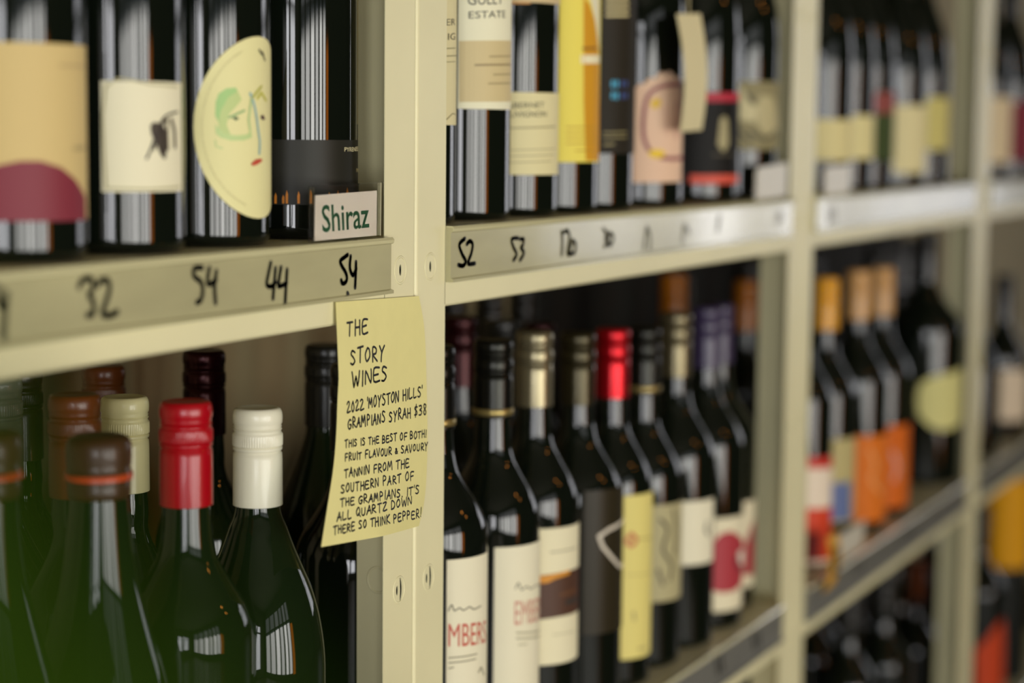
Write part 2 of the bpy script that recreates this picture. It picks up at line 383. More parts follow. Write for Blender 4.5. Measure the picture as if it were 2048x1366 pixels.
              'prints': [('F', [(-1.12063, 0.17128), (-0.72741, 0.17164), (-0.72787, 0.17321), (-1.12101, 0.17285)], '#c08a45')],
              'rough': 0.6,
              'desc': None}],
  'shade': 'd'},
 {'n': 'm3',
  'kind': 'bordeaux',
  'R': 0.0405,
  'X': 0.3875,
  'y': 0.052,
  'zb': 0.003,
  'top': 0.34,
  'cap': 'black',
  'capk': 'screw',
  'label': 'wine bottle with a tall yellow and orange label',
  'group': 'bottles on the upper shelf of the middle bay',
  'labels': [{'name': 'label',
              'poly': [(-2.4, 0.04567), (0.5, 0.04567), (0.5, 0.2107), (-2.4, 0.2107)],
              'col': '#ead95f',
              'prints': [('F', [(-0.36242, 0.18933), (-0.22756, 0.17723), (-0.05634, 0.16099), (0.17138, 0.13634), (0.09793, 0.1905)], '#e6dfbb'),
                         ('F', [(-0.47634, 0.1932), (-0.41618, 0.18096), (-0.3108, 0.17788), (-0.12516, 0.16501), (0.06675, 0.14454), (0.18987, 0.12796), (0.39942, 0.04679), (-0.3524, 0.04704), (-0.43424, 0.09803)], '#d0940f'),
                         ('F', [(-0.52701, 0.12786), (0.2086, 0.12925), (0.19643, 0.13596), (-0.52992, 0.1349)], '#efe6bd'), ('P', [(-0.46669, 0.14037), (-0.04055, 0.14143)], 0.00207, '#8a5c18'),
                         ('P', [(-0.83442, 0.07493), (0.01698, 0.07565)], 0.00103, '#b98f28'), ('P', [(-0.83291, 0.07035), (0.02134, 0.07102)], 0.00103, '#b98f28'),
                         ('P', [(-0.83139, 0.06577), (0.02575, 0.06638)], 0.00103, '#b98f28'), ('P', [(-0.82987, 0.06119), (0.03022, 0.06174)], 0.00103, '#b98f28'),
                         ('P', [(-0.62252, 0.0554), (-0.08984, 0.05584)], 0.00103, '#b98f28')],
              'rough': 0.6,
              'desc': None}],
  'shade': 'd'},
 {'n': 'm4',
  'kind': 'bordeaux',
  'R': 0.0405,
  'X': 0.469,
  'y': 0.052,
  'zb': 0.003,
  'top': 0.34,
  'cap': 'black',
  'capk': 'screw',
  'label': 'wine bottle with a black label dotted in blue',
  'group': 'bottles on the upper shelf of the middle bay',
  'labels': [{'name': 'label',
              'poly': [(-2.4, 0.05243), (0.6, 0.05243), (0.6, 0.21699), (-2.4, 0.21699)],
              'col': '#262116',
              'prints': [('P', [(-0.82548, 0.18712), (-0.23911, 0.1886)], 0.00241, '#cdbf8a'), ('P', [(-0.82348, 0.18198), (-0.23564, 0.18343)], 0.00241, '#cdbf8a'),
                         ('P', [(-0.82148, 0.17684), (-0.23215, 0.17826)], 0.00241, '#cdbf8a'), ('P', [(-0.81948, 0.17169), (-0.22864, 0.17308)], 0.00241, '#cdbf8a'),
                         ('P', [(-0.65224, 0.11109), (-0.6477, 0.11499)], 0.0031, '#3f9ab8'), ('P', [(-0.54944, 0.11118), (-0.54459, 0.11508)], 0.0031, '#3f9ab8'),
                         ('P', [(-0.64795, 0.10114), (-0.6434, 0.10504)], 0.0031, '#3f9ab8'), ('P', [(-0.54457, 0.10077), (-0.5397, 0.10468)], 0.0031, '#3f9ab8'),
                         ('P', [(-0.40843, 0.11173), (-0.40273, 0.11521)], 0.00276, '#3a4f86'), ('P', [(-0.27904, 0.11185), (-0.27246, 0.11534)], 0.00276, '#3a4f86'),
                         ('P', [(-0.40282, 0.10131), (-0.3971, 0.10479)], 0.00276, '#3a4f86'), ('P', [(-0.27245, 0.10141), (-0.2658, 0.1049)], 0.00276, '#3a4f86'),
                         ('P', [(-0.84892, 0.07067), (-0.2531, 0.07131)], 0.00138, '#8c8153'), ('P', [(-0.84727, 0.06633), (-0.25025, 0.06693)], 0.00138, '#8c8153'),
                         ('P', [(-0.82209, 0.06026), (-0.60496, 0.06075)], 0.00172, '#8c8153')],
              'rough': 0.6,
              'desc': None}],
  'shade': 'd'},
 {'n': 'm5',
  'kind': 'burgundy',
  'R': 0.0435,
  'X': 0.5868,
  'y': 0.052,
  'zb': 0.003,
  'top': 0.34,
  'cap': 'black',
  'capk': 'screw',
  'label': 'wine bottle with a pink scalloped label and purple wreath',
  'group': 'bottles on the upper shelf of the middle bay',
  'labels': [{'name': 'label',
              'poly': [(-1.3787, 0.02487), (0.0331, 0.0257), (0.0469, 0.11603), (-0.0496, 0.12055), (-0.1911, 0.12361), (-0.3018, 0.1221), (-0.3859, 0.12568), (-0.5044, 0.12784), (-0.5964, 0.12499), (-0.6971, 0.12718),
                       (-0.7901, 0.12436), (-0.8342, 0.12067), (-0.9236, 0.12152), (-1.0096, 0.11964), (-1.051, 0.11596), (-1.1571, 0.11591), (-1.2405, 0.11268), (-1.2813, 0.10855), (-1.3879, 0.10761)],
              'col': '#e3bfa0',
              'prints': [('P',
                          [(-0.04466, 0.11593), (-0.37972, 0.11558), (-0.65422, 0.11395), (-0.85251, 0.11059), (-0.98231, 0.10502), (-1.04321, 0.09584), (-1.07115, 0.08529), (-1.07703, 0.0729), (-1.03016, 0.06236),
                           (-0.91819, 0.05412), (-0.70941, 0.04865), (-0.33662, 0.04728), (0.03683, 0.04813)],
                          0.00379, '#8e4b50'),
                         ('P', [(-0.25015, 0.09957), (-0.30994, 0.08337), (-0.26345, 0.0672)], 0.00276, '#b98478'), ('P', [(-0.58127, 0.09473), (-0.52829, 0.06944)], 0.00207, '#cf9f8a'),
                         ('F', [(-0.93587, 0.09773), (-0.87146, 0.10234), (-0.73393, 0.10289), (-0.68357, 0.09788), (-0.77657, 0.09323), (-0.90119, 0.09362)], '#e0b73a'),
                         ('F', [(-0.97236, 0.05272), (-0.86335, 0.05598), (-0.66381, 0.05557), (-0.54622, 0.0519), (-0.68473, 0.04773), (-0.89361, 0.04814)], '#e8c21c')],
              'rough': 0.6,
              'desc': None}],
  'shade': 'd'},
 {'n': 'm7',
  'kind': 'burgundy',
  'R': 0.0425,
  'X': 0.7469,
  'y': 0.052,
  'zb': 0.003,
  'top': 0.34,
  'cap': 'black',
  'capk': 'screw',
  'label': 'wine bottle with a black label between two red lines',
  'group': 'bottles on the upper shelf of the middle bay',
  'labels': [{'name': 'label',
              'poly': [(-2.6, 0.02071), (0.9, 0.02071), (0.9, 0.11204), (-2.6, 0.11204)],
              'col': '#161512',
              'prints': [('F', [(-1.37905, 0.10224), (0.14176, 0.10368), (0.12145, 0.11166), (-1.38285, 0.11062)], '#b8263a'), ('F', [(-1.34232, 0.02097), (0.33053, 0.02158), (0.33062, 0.03018), (-1.34636, 0.02992)], '#d8523c'),
                         ('F', [(-0.70634, 0.05996), (-0.63842, 0.08577), (-0.5228, 0.0888), (-0.42335, 0.08489), (-0.37012, 0.06003), (-0.53033, 0.05254)], '#a99f74'),
                         ('P', [(-0.8187, 0.05), (-0.15223, 0.05054)], 0.00138, '#5b5540')],
              'rough': 0.6,
              'desc': None}],
  'shade': 'd'},
 {'n': 'm8',
  'kind': 'burgundy',
  'R': 0.0435,
  'X': 0.8729,
  'y': 0.052,
  'zb': 0.003,
  'top': 0.34,
  'cap': 'black',
  'capk': 'screw',
  'label': 'wine bottle with a mottled cream floral label, last in its bay',
  'group': 'bottles on the upper shelf of the middle bay',
  'labels': [{'name': 'label',
              'poly': [(-2.6, 0.05458), (0.9, 0.05458), (0.9, 0.1258), (-2.6, 0.1258)],
              'col': '#8f8660',
              'prints': [('F', [(-1.35103, 0.08569), (-1.32761, 0.11177), (-1.26197, 0.12479), (-1.11412, 0.11705), (-0.98537, 0.10409), (-0.77691, 0.099), (-0.79475, 0.08332), (-1.04924, 0.08477)], '#cabf8f'),
                         ('F', [(-0.80363, 0.09898), (-0.645, 0.11213), (-0.23877, 0.10985), (-0.02223, 0.09423), (0.17666, 0.07579), (-0.40412, 0.06776), (-0.70979, 0.07813)], '#b9ae80'),
                         ('P', [(-0.91878, 0.07281), (-0.48917, 0.06511), (-0.06182, 0.07469)], 0.00345, '#3a3624'), ('P', [(-1.00179, 0.1119), (-0.83292, 0.10418)], 0.00345, '#3a3624'),
                         ('P', [(-1.18914, 0.07427), (-0.9132, 0.06236)], 0.00276, '#3a3624')],
              'rough': 0.6,
              'desc': None}],
  'shade': 'd'},
 {'n': 'n0',
  'kind': 'bordeaux',
  'R': 0.0425,
  'X': 0.0895,
  'y': 0.076,
  'zb': -0.4425,
  'top': 0.3425,
  'cap': 'black',
  'capk': 'screw',
  'label': 'wine bottle with a white label edge, mostly hidden behind the middle post',
  'group': 'bottles on the lower shelf of the middle bay',
  'labels': [],
  'shade': 'd'},
 {'n': 'n1',
  'kind': 'bordeaux',
  'R': 0.0425,
  'X': 0.174,
  'y': 0.052,
  'zb': -0.4425,
  'top': 0.3497,
  'cap': 'ring',
  'capk': 'screw',
  'label': 'wine bottle with a white label and tall red letters, beside the middle post',
  'group': 'bottles on the lower shelf of the middle bay',
  'labels': [{'name': 'label',
              'poly': [(-0.8498, -0.39421), (0.2555, -0.39421), (0.2555, -0.25227), (-0.8498, -0.25227)],
              'col': '#e6dfbf',
              'prints': [('P', [(-0.81764, -0.29143), (-0.7527, -0.28698), (-0.70392, -0.2918), (-0.60508, -0.2899), (-0.52103, -0.29227), (-0.38588, -0.29036), (-0.28465, -0.29301), (-0.07259, -0.29197)], 0.00103, '#6f6a55'),
                         ('T', 'MBERS', [-0.81311, -0.31896, 0.14224, -0.32273, 0.01863], '#c2523f', 'n'), ('P', [(-0.8023, -0.32794), (-0.18987, -0.3286)], 0.00103, '#8d876b'),
                         ('P', [(-0.80165, -0.33183), (-0.21806, -0.33228)], 0.00103, '#8d876b'), ('P', [(-0.13842, -0.34362), (-0.05343, -0.3405), (0.0766, -0.34777)], 0.00138, '#8d876b'),
                         ('P', [(-0.80094, -0.33611), (-0.71547, -0.33565)], 0.00103, '#8d876b')],
              'rough': 0.6,
              'desc': None}],
  'shade': 'd'},
 {'n': 'n2',
  'kind': 'bordeaux',
  'R': 0.0395,
  'X': 0.278,
  'y': 0.052,
  'zb': -0.4425,
  'top': 0.3453,
  'cap': 'ring',
  'capk': 'screw',
  'label': 'wine bottle with a white label, red letters and black gold-ringed cap, second from the post',
  'group': 'bottles on the lower shelf of the middle bay',
  'labels': [{'name': 'label',
              'poly': [(-1.0625, -0.42807), (1.2, -0.42807), (1.2, -0.26213), (-1.0625, -0.26213)],
              'col': '#e6dfbf',
              'prints': [('P', [(-0.6103, -0.29686), (-0.53936, -0.29223), (-0.46109, -0.29839), (-0.32233, -0.2963), (-0.19181, -0.29924), (0.07047, -0.29793), (0.42498, -0.30182)], 0.00103, '#6f6a55'),
                         ('T', 'EMBERS', [-0.62511, -0.3265, 0.41796, -0.32935, 0.02066], '#c98a76', 'n'), ('P', [(-0.5755, -0.33335), (0.42472, -0.33888)], 0.00138, '#a8a17f'),
                         ('P', [(-0.57412, -0.33791), (0.42544, -0.34355)], 0.00138, '#a8a17f'), ('P', [(-0.52315, -0.34356), (-0.30328, -0.34413)], 0.00103, '#a8a17f')],
              'rough': 0.6,
              'desc': None}],
  'shade': 'd'},
 {'n': 'n3',
  'kind': 'bordeaux',
  'R': 0.0395,
  'X': 0.3585,
  'y': 0.052,
  'zb': -0.4425,
  'top': 0.3452,
  'cap': 'cream',
  'capk': 'screw',
  'label': 'wine bottle with a cream cap and brown picture band across its white label',
  'group': 'bottles on the lower shelf of the middle bay',
  'labels': [{'name': 'label',
              'poly': [(-2.3, -0.37843), (0.406, -0.37843), (0.406, -0.26111), (-2.3, -0.26111)],
              'col': '#e3dbb6',
              'prints': [('F', [(-1.06436, -0.33885), (-0.84649, -0.33826), (-0.48146, -0.33754), (0.40591, -0.33808), (0.40621, -0.29947), (-0.49666, -0.2995), (-0.85817, -0.30041), (-1.07507, -0.30104)], '#4a2c18'),
                         ('F', [(-1.01954, -0.30792), (-0.79982, -0.3074), (-0.6237, -0.30454), (-0.21799, -0.30241), (-0.2199, -0.29894), (-0.62524, -0.30023), (-0.85804, -0.30084), (-1.02151, -0.30106)], '#cf8a1c'),
                         ('P', [(-0.75094, -0.28137), (0.03621, -0.28127)], 0.00138, '#aaa384'), ('P', [(-0.48892, -0.31893), (0.0709, -0.3176)], 0.00276, '#5f3a1a'),
                         ('P', [(-0.30844, -0.32647), (0.07982, -0.32639)], 0.00414, '#2f2c26'), ('P', [(-0.66797, -0.35264), (-0.03878, -0.3533)], 0.00103, '#bdb592')],
              'rough': 0.6,
              'desc': None}],
  'shade': 'd'},
 {'n': 'n4',
  'kind': 'bordeaux',
  'R': 0.0425,
  'X': 0.4515,
  'y': 0.052,
  'zb': -0.4425,
  'top': 0.3361,
  'cap': 'olive',
  'capk': 'screw',
  'label': 'wine bottle with a dark brown label and white diamond outline',
  'group': 'bottles on the lower shelf of the middle bay',
  'labels': [{'name': 'label',
              'poly': [(-0.9958, -0.37242), (0.9, -0.37242), (0.9, -0.24289), (-0.9958, -0.24289)],
              'col': '#2c2616',
              'prints': [('P', [(0.38196, -0.27389), (-0.6594, -0.284), (-0.02762, -0.31438), (0.38161, -0.31325)], 0.00345, '#d3c9b4')],
              'rough': 0.4,
              'desc': None}],
  'shade': 'd'},
 {'n': 'n5',
  'kind': 'bordeaux',
  'R': 0.039,
  'X': 0.5335,
  'y': 0.052,
  'zb': -0.4425,
  'top': 0.3328,
  'cap': 'red',
  'capk': 'screw',
  'label': 'wine bottle with a bright red cap and long yellow label',
  'group': 'bottles on the lower shelf of the middle bay',
  'labels': [{'name': 'label',
              'poly': [(-0.8885, -0.41535), (0.3682, -0.41535), (0.3682, -0.26112), (-0.8885, -0.26112)],
              'col': '#e0d27c',
              'prints': [('P', [(-0.66062, -0.29694), (-0.78966, -0.30314), (-0.65525, -0.3082), (-0.51409, -0.30311), (-0.66062, -0.29694)], 0.00345, '#bd5f44'),
                         ('P', [(-0.46813, -0.30238), (0.36953, -0.30599)], 0.00172, '#b8a75c'), ('P', [(-0.77562, -0.33507), (0.36922, -0.3394)], 0.00103, '#bcae68'),
                         ('P', [(-0.56777, -0.37116), (-0.53448, -0.37842)], 0.00276, '#a99d62'), ('P', [(-0.39118, -0.40676), (-0.10401, -0.40797)], 0.00241, '#a99d62')],
              'rough': 0.6,
              'desc': None}],
  'shade': 'd'},
 {'n': 'n6',
  'kind': 'bordeaux',
  'R': 0.039,
  'X': 0.6125,
  'y': 0.052,
  'zb': -0.4425,
  'top': 0.3273,
  'cap': 'ring',
  'capk': 'screw',
  'label': 'wine bottle with a black gold-ringed cap and grey patterned label',
  'group': 'bottles on the lower shelf of the middle bay',
  'labels': [{'name': 'label',
              'poly': [(-2.3, -0.37741), (0.6, -0.37741), (0.6, -0.28307), (-2.3, -0.28307)],
              'col': '#b0a77c',
              'prints': [('P', [(-0.71449, -0.29718), (-0.48486, -0.30772), (-0.62802, -0.32665), (-0.33898, -0.34266), (-0.40257, -0.35701)], 0.0031, '#3f3b28'),
                         ('P', [(-0.32017, -0.28901), (-0.14975, -0.30951), (-0.22281, -0.33356)], 0.00276, '#4a4530'), ('P', [(-0.75874, -0.34574), (-0.60946, -0.36091)], 0.0031, '#4a4530')],
              'rough': 0.6,
              'desc': None}],
  'shade': 'd'},
 {'n': 'n7',
  'kind': 'bordeaux',
  'R': 0.0425,
  'X': 0.6992,
  'y': 0.052,
  'zb': -0.4425,
  'top': 0.3348,
  'cap': 'champ',
  'capk': 'screw',
  'label': 'wine bottle with a champagne cap and small white square label',
  'group': 'bottles on the lower shelf of the middle bay',
  'labels': [{'name': 'label',
              'poly': [(-1.1006, -0.35718), (0.0419, -0.35718), (0.0419, -0.29282), (-1.1006, -0.29282)],
              'col': '#e6dfc0',
              'prints': [('P', [(-0.26623, -0.31594), (-0.33825, -0.32313), (-0.21273, -0.32898)], 0.0031, '#4e4a3c')],
              'rough': 0.6,
              'desc': None}],
  'shade': 'd'},
 {'n': 'n8',
  'kind': 'bordeaux',
  'R': 0.0425,
  'X': 0.789,
  'y': 0.052,
  'zb': -0.4425,
  'top': 0.3343,
  'cap': 'purple',
  'capk': 'screw',
  'label': 'purple-capped wine bottle with a white label and red bloom, nearer of the two',
  'group': 'bottles on the lower shelf of the middle bay',
  'labels': [{'name': 'label',
              'poly': [(-2.3, -0.42381), (0.7, -0.42381), (0.7, -0.32503), (-2.3, -0.32503)],
              'col': '#e3d9b6',
              'prints': [('F',
                          [(-1.00962, -0.39992), (-1.02007, -0.35246), (-0.78181, -0.34126), (-0.48814, -0.33917), (-0.10742, -0.34673), (0.32431, -0.35977), (0.32398, -0.39192), (0.03653, -0.40007), (-0.40799, -0.40417),
                           (-0.74813, -0.40362)],
                          '#a83038'),
                         ('P', [(0.17541, -0.36385), (-0.19074, -0.36738), (-0.22908, -0.37667), (0.3245, -0.38982)], 0.00483, '#6d1c28'),
                         ('F', [(-0.19289, -0.36524), (-0.02365, -0.36224), (0.32399, -0.36617), (0.32384, -0.38117), (-0.07018, -0.37678)], '#e9e0cc')],
              'rough': 0.6,
              'desc': None}],
  'shade': 'd'},
 {'n': 'n9',
  'kind': 'bordeaux',
  'R': 0.0425,
  'X': 0.874,
  'y': 0.068,
  'zb': -0.4425,
  'top': 0.3303,
  'cap': 'purple',
  'capk': 'screw',
  'label': 'purple-capped wine bottle with a red bloom label, at the end of the lower shelf',
  'group': 'bottles on the lower shelf of the middle bay',
  'labels': [{'name': 'label',
              'poly': [(-2.3, -0.41891), (0.7, -0.41891), (0.7, -0.32426), (-2.3, -0.32426)],
              'col': '#e3d9b6',
              'prints': [('F', [(-0.40273, -0.40451), (-0.38988, -0.37153), (-0.13092, -0.35387), (0.31745, -0.34331), (0.31478, -0.33865), (0.3141, -0.40423), (0.31851, -0.41022)], '#a52c38'),
                         ('P', [(-0.1143, -0.36778), (0.31803, -0.36002), (0.31681, -0.38218)], 0.00414, '#6a1a28')],
              'rough': 0.6,
              'desc': None}],
  'shade': 'd'},
 {'n': 'r0',
  'kind': 'bordeaux',
  'R': 0.0405,
  'X': 0.4491,
  'y': 0.17,
  'zb': -0.4425,
  'top': 0.345,
  'cap': 'darkred',
  'capk': 'screw',
  'label': 'dark bottle with a dull red cap in the shadow behind the red-lettered bottles',
  'group': 'bottles in the back row of the middle bay lower shelf',
  'labels': [],
  'shade': 'd'},
 {'n': 'r1',
  'kind': 'bordeaux',
  'R': 0.0405,
  'X': 0.626,
  'y': 0.17,
  'zb': -0.4425,
  'top': 0.3248,
  'cap': 'darkred',
  'capk': 'screw',
  'label': 'dark bottle with a dull red cap behind the cream-capped bottle',
  'group': 'bottles in the back row of the middle bay lower shelf',
  'labels': [],
  'shade': 'd'},
 {'n': 'r2',
  'kind': 'bordeaux',
  'R': 0.0405,
  'X': 1.003,
  'y': 0.17,
  'zb': -0.4425,
  'top': 0.351,
  'cap': 'orange',
  'capk': 'screw',
  'label': 'bottle with an amber cap in the back row, above the champagne cap',
  'group': 'bottles in the back row of the middle bay lower shelf',
  'labels': [],
  'shade': 'd'},
 {'n': 'r3',
  'kind': 'bordeaux',
  'R': 0.0405,
  'X': 1.2634,
  'y': 0.17,
  'zb': -0.4425,
  'top': 0.328,
  'cap': 'orange',
  'capk': 'screw',
  'label': 'bottle with an orange cap in the back row, nearest the bay end',
  'group': 'bottles in the back row of the middle bay lower shelf',
  'labels': [],
  'shade': 'd'},
 {'n': 's0',
  'kind': 'bordeaux',
  'R': 0.036,
  'X': 0.6,
  'y': 0.3,
  'zb': -0.4425,
  'top': 0.335,
  'cap': 'black',
  'capk': 'screw',
  'label': 'first from the left of the dark bottles at the very back, middle bay',
  'group': 'bottles at the very back of the middle bay',
  'labels': [],
  'shade': 'd'},
 {'n': 's1',
  'kind': 'bordeaux',
  'R': 0.036,
  'X': 0.69,
  'y': 0.3,
  'zb': -0.4425,
  'top': 0.335,
  'cap': 'black',
  'capk': 'screw',
  'label': 'second from the left of the dark bottles at the very back, middle bay',
  'group': 'bottles at the very back of the middle bay',
  'labels': [],
  'shade': 'd'},
 {'n': 's2',
  'kind': 'bordeaux',
  'R': 0.036,
  'X': 0.78,
  'y': 0.3,
  'zb': -0.4425,
  'top': 0.335,
  'cap': 'black',
  'capk': 'screw',
  'label': 'third from the left of the dark bottles at the very back, middle bay',
  'group': 'bottles at the very back of the middle bay',
  'labels': [],
  'shade': 'd'},
 {'n': 's3',
  'kind': 'bordeaux',
  'R': 0.036,
  'X': 0.865,
  'y': 0.3,
  'zb': -0.4425,
  'top': 0.335,
  'cap': 'black',
  'capk': 'screw',
  'label': 'last from the left of the dark bottles at the very back, middle bay',
  'group': 'bottles at the very back of the middle bay',
  'labels': [],
  'shade': 'd'},
 {'n': 'r5',
  'kind': 'bordeaux',
  'R': 0.0405,
  'X': 0.5376,
  'y': 0.17,
  'zb': -0.4425,
  'top': 0.335,
  'cap': 'black',
  'capk': 'screw',
  'label': 'black-capped bottle in the back row, between the dull red caps',
  'group': 'bottles in the back row of the middle bay lower shelf',
  'labels': [],
  'shade': 'd'},
 {'n': 'wax',
  'kind': 'waxneck',
  'R': 0.044,
  'X': -0.261,
  'y': 0.042,
  'zb': -0.425,
  'top': 0.321,
  'cap': 'wax',
  'capk': 'wax',
  'label': 'green glass bottle sealed in brown wax with an orange ring',
  'group': 'bottles on the lower shelf of the left bay',
  'labels': [],
  'shade': 'g'},
 {'n': 'red',
  'kind': 'bordeaux',
  'R': 0.041,
  'X': -0.1713,
  'y': 0.044,
  'zb': -0.425,
  'top': 0.3295,
  'cap': 'red',
  'capk': 'screw',
  'label': 'wine bottle with a glossy bright red screw cap',
  'group': 'bottles on the lower shelf of the left bay',
  'labels': [],
  'shade': 'g'},
 {'n': 'white',
  'kind': 'burgundy',
  'R': 0.0445,
  'X': -0.0853,
  'y': 0.047,
  'zb': -0.425,
  'top': 0.315,
  'cap': 'white',
  'capk': 'screw',
  'label': 'round-shouldered wine bottle with a glossy white screw cap',
  'group': 'bottles on the lower shelf of the left bay',
  'labels': [],
  'shade': 'g'},
 {'n': 'cream',
  'kind': 'bordeaux',
  'R': 0.037,
  'X': -0.0889,
  'y': 0.15,
  'zb': -0.425,
  'top': 0.316,
  'cap': 'cream',
  'capk': 'screw',
  'label': 'wine bottle with a cream screw cap, between the brown cap and the red one',
  'group': 'bottles on the lower shelf of the left bay',
  'labels': [],
  'shade': 'g'},
 {'n': 'brown',
  'kind': 'bordeaux',
  'R': 0.036,
  'X': -0.1805,
  'y': 0.121,
  'zb': -0.425,
  'top': 0.3299,
  'cap': 'rust',
  'capk': 'screw',
  'label': 'wine bottle with a rust-brown ribbed cap behind the wax-sealed bottle',
  'group': 'bottles on the lower shelf of the left bay',
  'labels': [],
  'shade': 'g'},
 {'n': 'backred',
  'kind': 'bordeaux',
  'R': 0.038,
  'X': 0.0801,
  'y': 0.2,
  'zb': -0.4425,
  'top': 0.3464,
  'cap': 'darkred',
  'capk': 'screw',
  'label': 'dark bottle with a deep maroon cap behind the bright red one',
  'group': 'bottles on the lower shelf of the left bay',
  'labels': [],
  'shade': 'g'},
 {'n': 'backbrown',
  'kind': 'bordeaux',
  'R': 0.036,
  'X': 0.0381,
  'y': 0.262,
  'zb': -0.425,
  'top': 0.3177,
  'cap': 'rust',
  'capk': 'screw',
  'label': 'dark bottle with a shaded brown cap just under the shelf',
  'group': 'bottles on the lower shelf of the left bay',
  'labels': [],
  'shade': 'g'},
 {'n': 'backdark',
  'kind': 'burgundy',
  'R': 0.0425,
  'X': 0.1751,
  'y': 0.15,
  'zb': -0.4425,
  'top': 0.3447,
  'cap': 'black',
  'capk': 'screw',
  'label': 'black-capped bottle in the shadow behind the handwritten note',
  'group': 'bottles on the lower shelf of the left bay',
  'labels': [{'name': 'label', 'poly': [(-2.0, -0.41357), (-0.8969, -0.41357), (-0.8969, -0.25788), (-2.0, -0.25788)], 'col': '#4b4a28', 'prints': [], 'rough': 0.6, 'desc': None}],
  'shade': 'g'},
 {'n': 'leftgrey',
  'kind': 'bordeaux',
  'R': 0.036,
  'X': -0.1549,
  'y': 0.203,
  'zb': -0.425,
  'top': 0.3332,
  'cap': 'grey',
  'capk': 'screw',
  'label': 'wine bottle with a grey ribbed cap at the left edge of the lower shelf',
  'group': 'bottles on the lower shelf of the left bay',
  'labels': [],
  'shade': 'g'},
 {'n': 'leftmaroon',
  'kind': 'bordeaux',
  'R': 0.036,
  'X': -0.06,
  'y': 0.262,
  'zb': -0.425,
  'top': 0.325,
  'cap': 'darkbrown',
  'capk': 'screw',
  'label': 'dark bottle with a blackish-brown cap in the back at far left',
  'group': 'bottles on the lower shelf of the left bay',
  'labels': [],
  'shade': 'g'},
 {'n': 'leftwax',
  'kind': 'waxneck',
  'R': 0.042,
  'X': -0.3501,
  'y': 0.048,
  'zb': -0.425,
  'top': 0.335,
  'cap': 'wax',
  'capk': 'wax',
  'label': 'wax-sealed bottle cut off by the left edge of the picture',
  'group': 'bottles on the lower shelf of the left bay',
  'labels': [],
  'shade': 'g'},
 {'n': 'B1',
  'kind': 'burgundy',
  'R': 0.0405,
  'X': 1.1699,
  'y': 0.052,
  'zb': 0.003,
  'top': 0.335,
  'cap': 'black',
  'capk': 'screw',
  'label': 'dark wine bottle with a blurred cream label, first in the right bay upper row',
  'group': 'bottles on the upper shelf of the right bay',
  'labels': [{'name': 'label', 'poly': [(-2.3, 0.0403), (0.5, 0.0403), (0.5, 0.08923), (-2.3, 0.08923)], 'col': '#ddd094', 'prints': [], 'rough': 0.6, 'desc': None}],
  'shade': 'd'},
 {'n': 'B2',
  'kind': 'burgundy',
  'R': 0.0405,
  'X': 1.2689,
  'y': 0.052,
  'zb': 0.003,
  'top': 0.335,
  'cap': 'black',
  'capk': 'screw',
  'label': 'dark wine bottle with a square cream label, second in the right bay upper row',
  'group': 'bottles on the upper shelf of the right bay',
  'labels': [{'name': 'label', 'poly': [(-2.3, 0.04196), (0.5, 0.04196), (0.5, 0.09513), (-2.3, 0.09513)], 'col': '#e0d497', 'prints': [], 'rough': 0.6, 'desc': None}],
  'shade': 'd'},
 {'n': 'B2b',
  'kind': 'burgundy',
  'R': 0.0405,
  'X': 1.3655,
  'y': 0.052,
  'zb': 0.003,
  'top': 0.335,
  'cap': 'black',
  'capk': 'screw',
  'label': 'narrow dark bottle with a red-topped green label, between two cream labels',
  'group': 'bottles on the upper shelf of the right bay',
  'labels': [{'name': 'label',
              'poly': [(-2.3, 0.03867), (0.5, 0.03867), (0.5, 0.12609), (-2.3, 0.12609)],
              'col': '#3d4a24',
              'prints': [('F', [(-1.06196, 0.09824), (0.2558, 0.10019), (0.25608, 0.12636), (-1.08067, 0.12471)], '#8a4038')],
              'rough': 0.6,
              'desc': None}],
  'shade': 'd'},
 {'n': 'B3',
  'kind': 'burgundy',
  'R': 0.0435,
  'X': 1.522,
  'y': 0.052,
  'zb': 0.003,
  'top': 0.335,
  'cap': 'black',
  'capk': 'screw',
  'label': 'dark wine bottle with a large plain cream label, right bay upper row',
  'group': 'bottles on the upper shelf of the right bay',
  'labels': [{'name': 'label', 'poly': [(-2.3, 0.02116), (0.5, 0.02116), (0.5, 0.11147), (-2.3, 0.11147)], 'col': '#e2d6a0', 'prints': [], 'rough': 0.6, 'desc': None}],
  'shade': 'd'},
 {'n': 'B4',
  'kind': 'burgundy',
  'R': 0.0405,
  'X': 1.6659,
  'y': 0.052,
  'zb': 0.003,
  'top': 0.335,
  'cap': 'black',
  'capk': 'screw',
  'label': 'dark wine bottle with a yellowish high label, last in the right bay upper row',
  'group': 'bottles on the upper shelf of the right bay',
  'labels': [{'name': 'label', 'poly': [(-2.3, 0.05176), (0.5, 0.05176), (0.5, 0.12496), (-2.3, 0.12496)], 'col': '#cfc374', 'prints': [], 'rough': 0.6, 'desc': None}],
  'shade': 'd'},
 {'n': 'q1',
  'kind': 'bordeaux',
  'R': 0.0405,
  'X': 1.1229,
  'y': 0.052,
  'zb': -0.4425,
  'top': 0.3425,
  'cap': 'black',
  'capk': 'screw',
  'label': 'bottle with a red and white label and orange base, beside the far post',
  'group': 'bottles on the lower shelf of the right bay',
  'labels': [{'name': 'label',
              'poly': [(-2.3, -0.43877), (0.8, -0.43877), (0.8, -0.30984), (-2.3, -0.30984)],
              'col': '#ead9c0',
              'prints': [('F', [(-1.20812, -0.32126), (0.13259, -0.32432), (0.08322, -0.3107), (-1.21608, -0.30809)], '#c22a18'),
                         ('F', [(-1.14099, -0.43193), (0.28045, -0.43563), (0.28113, -0.37272), (-1.17906, -0.36924)], '#d23c12'),
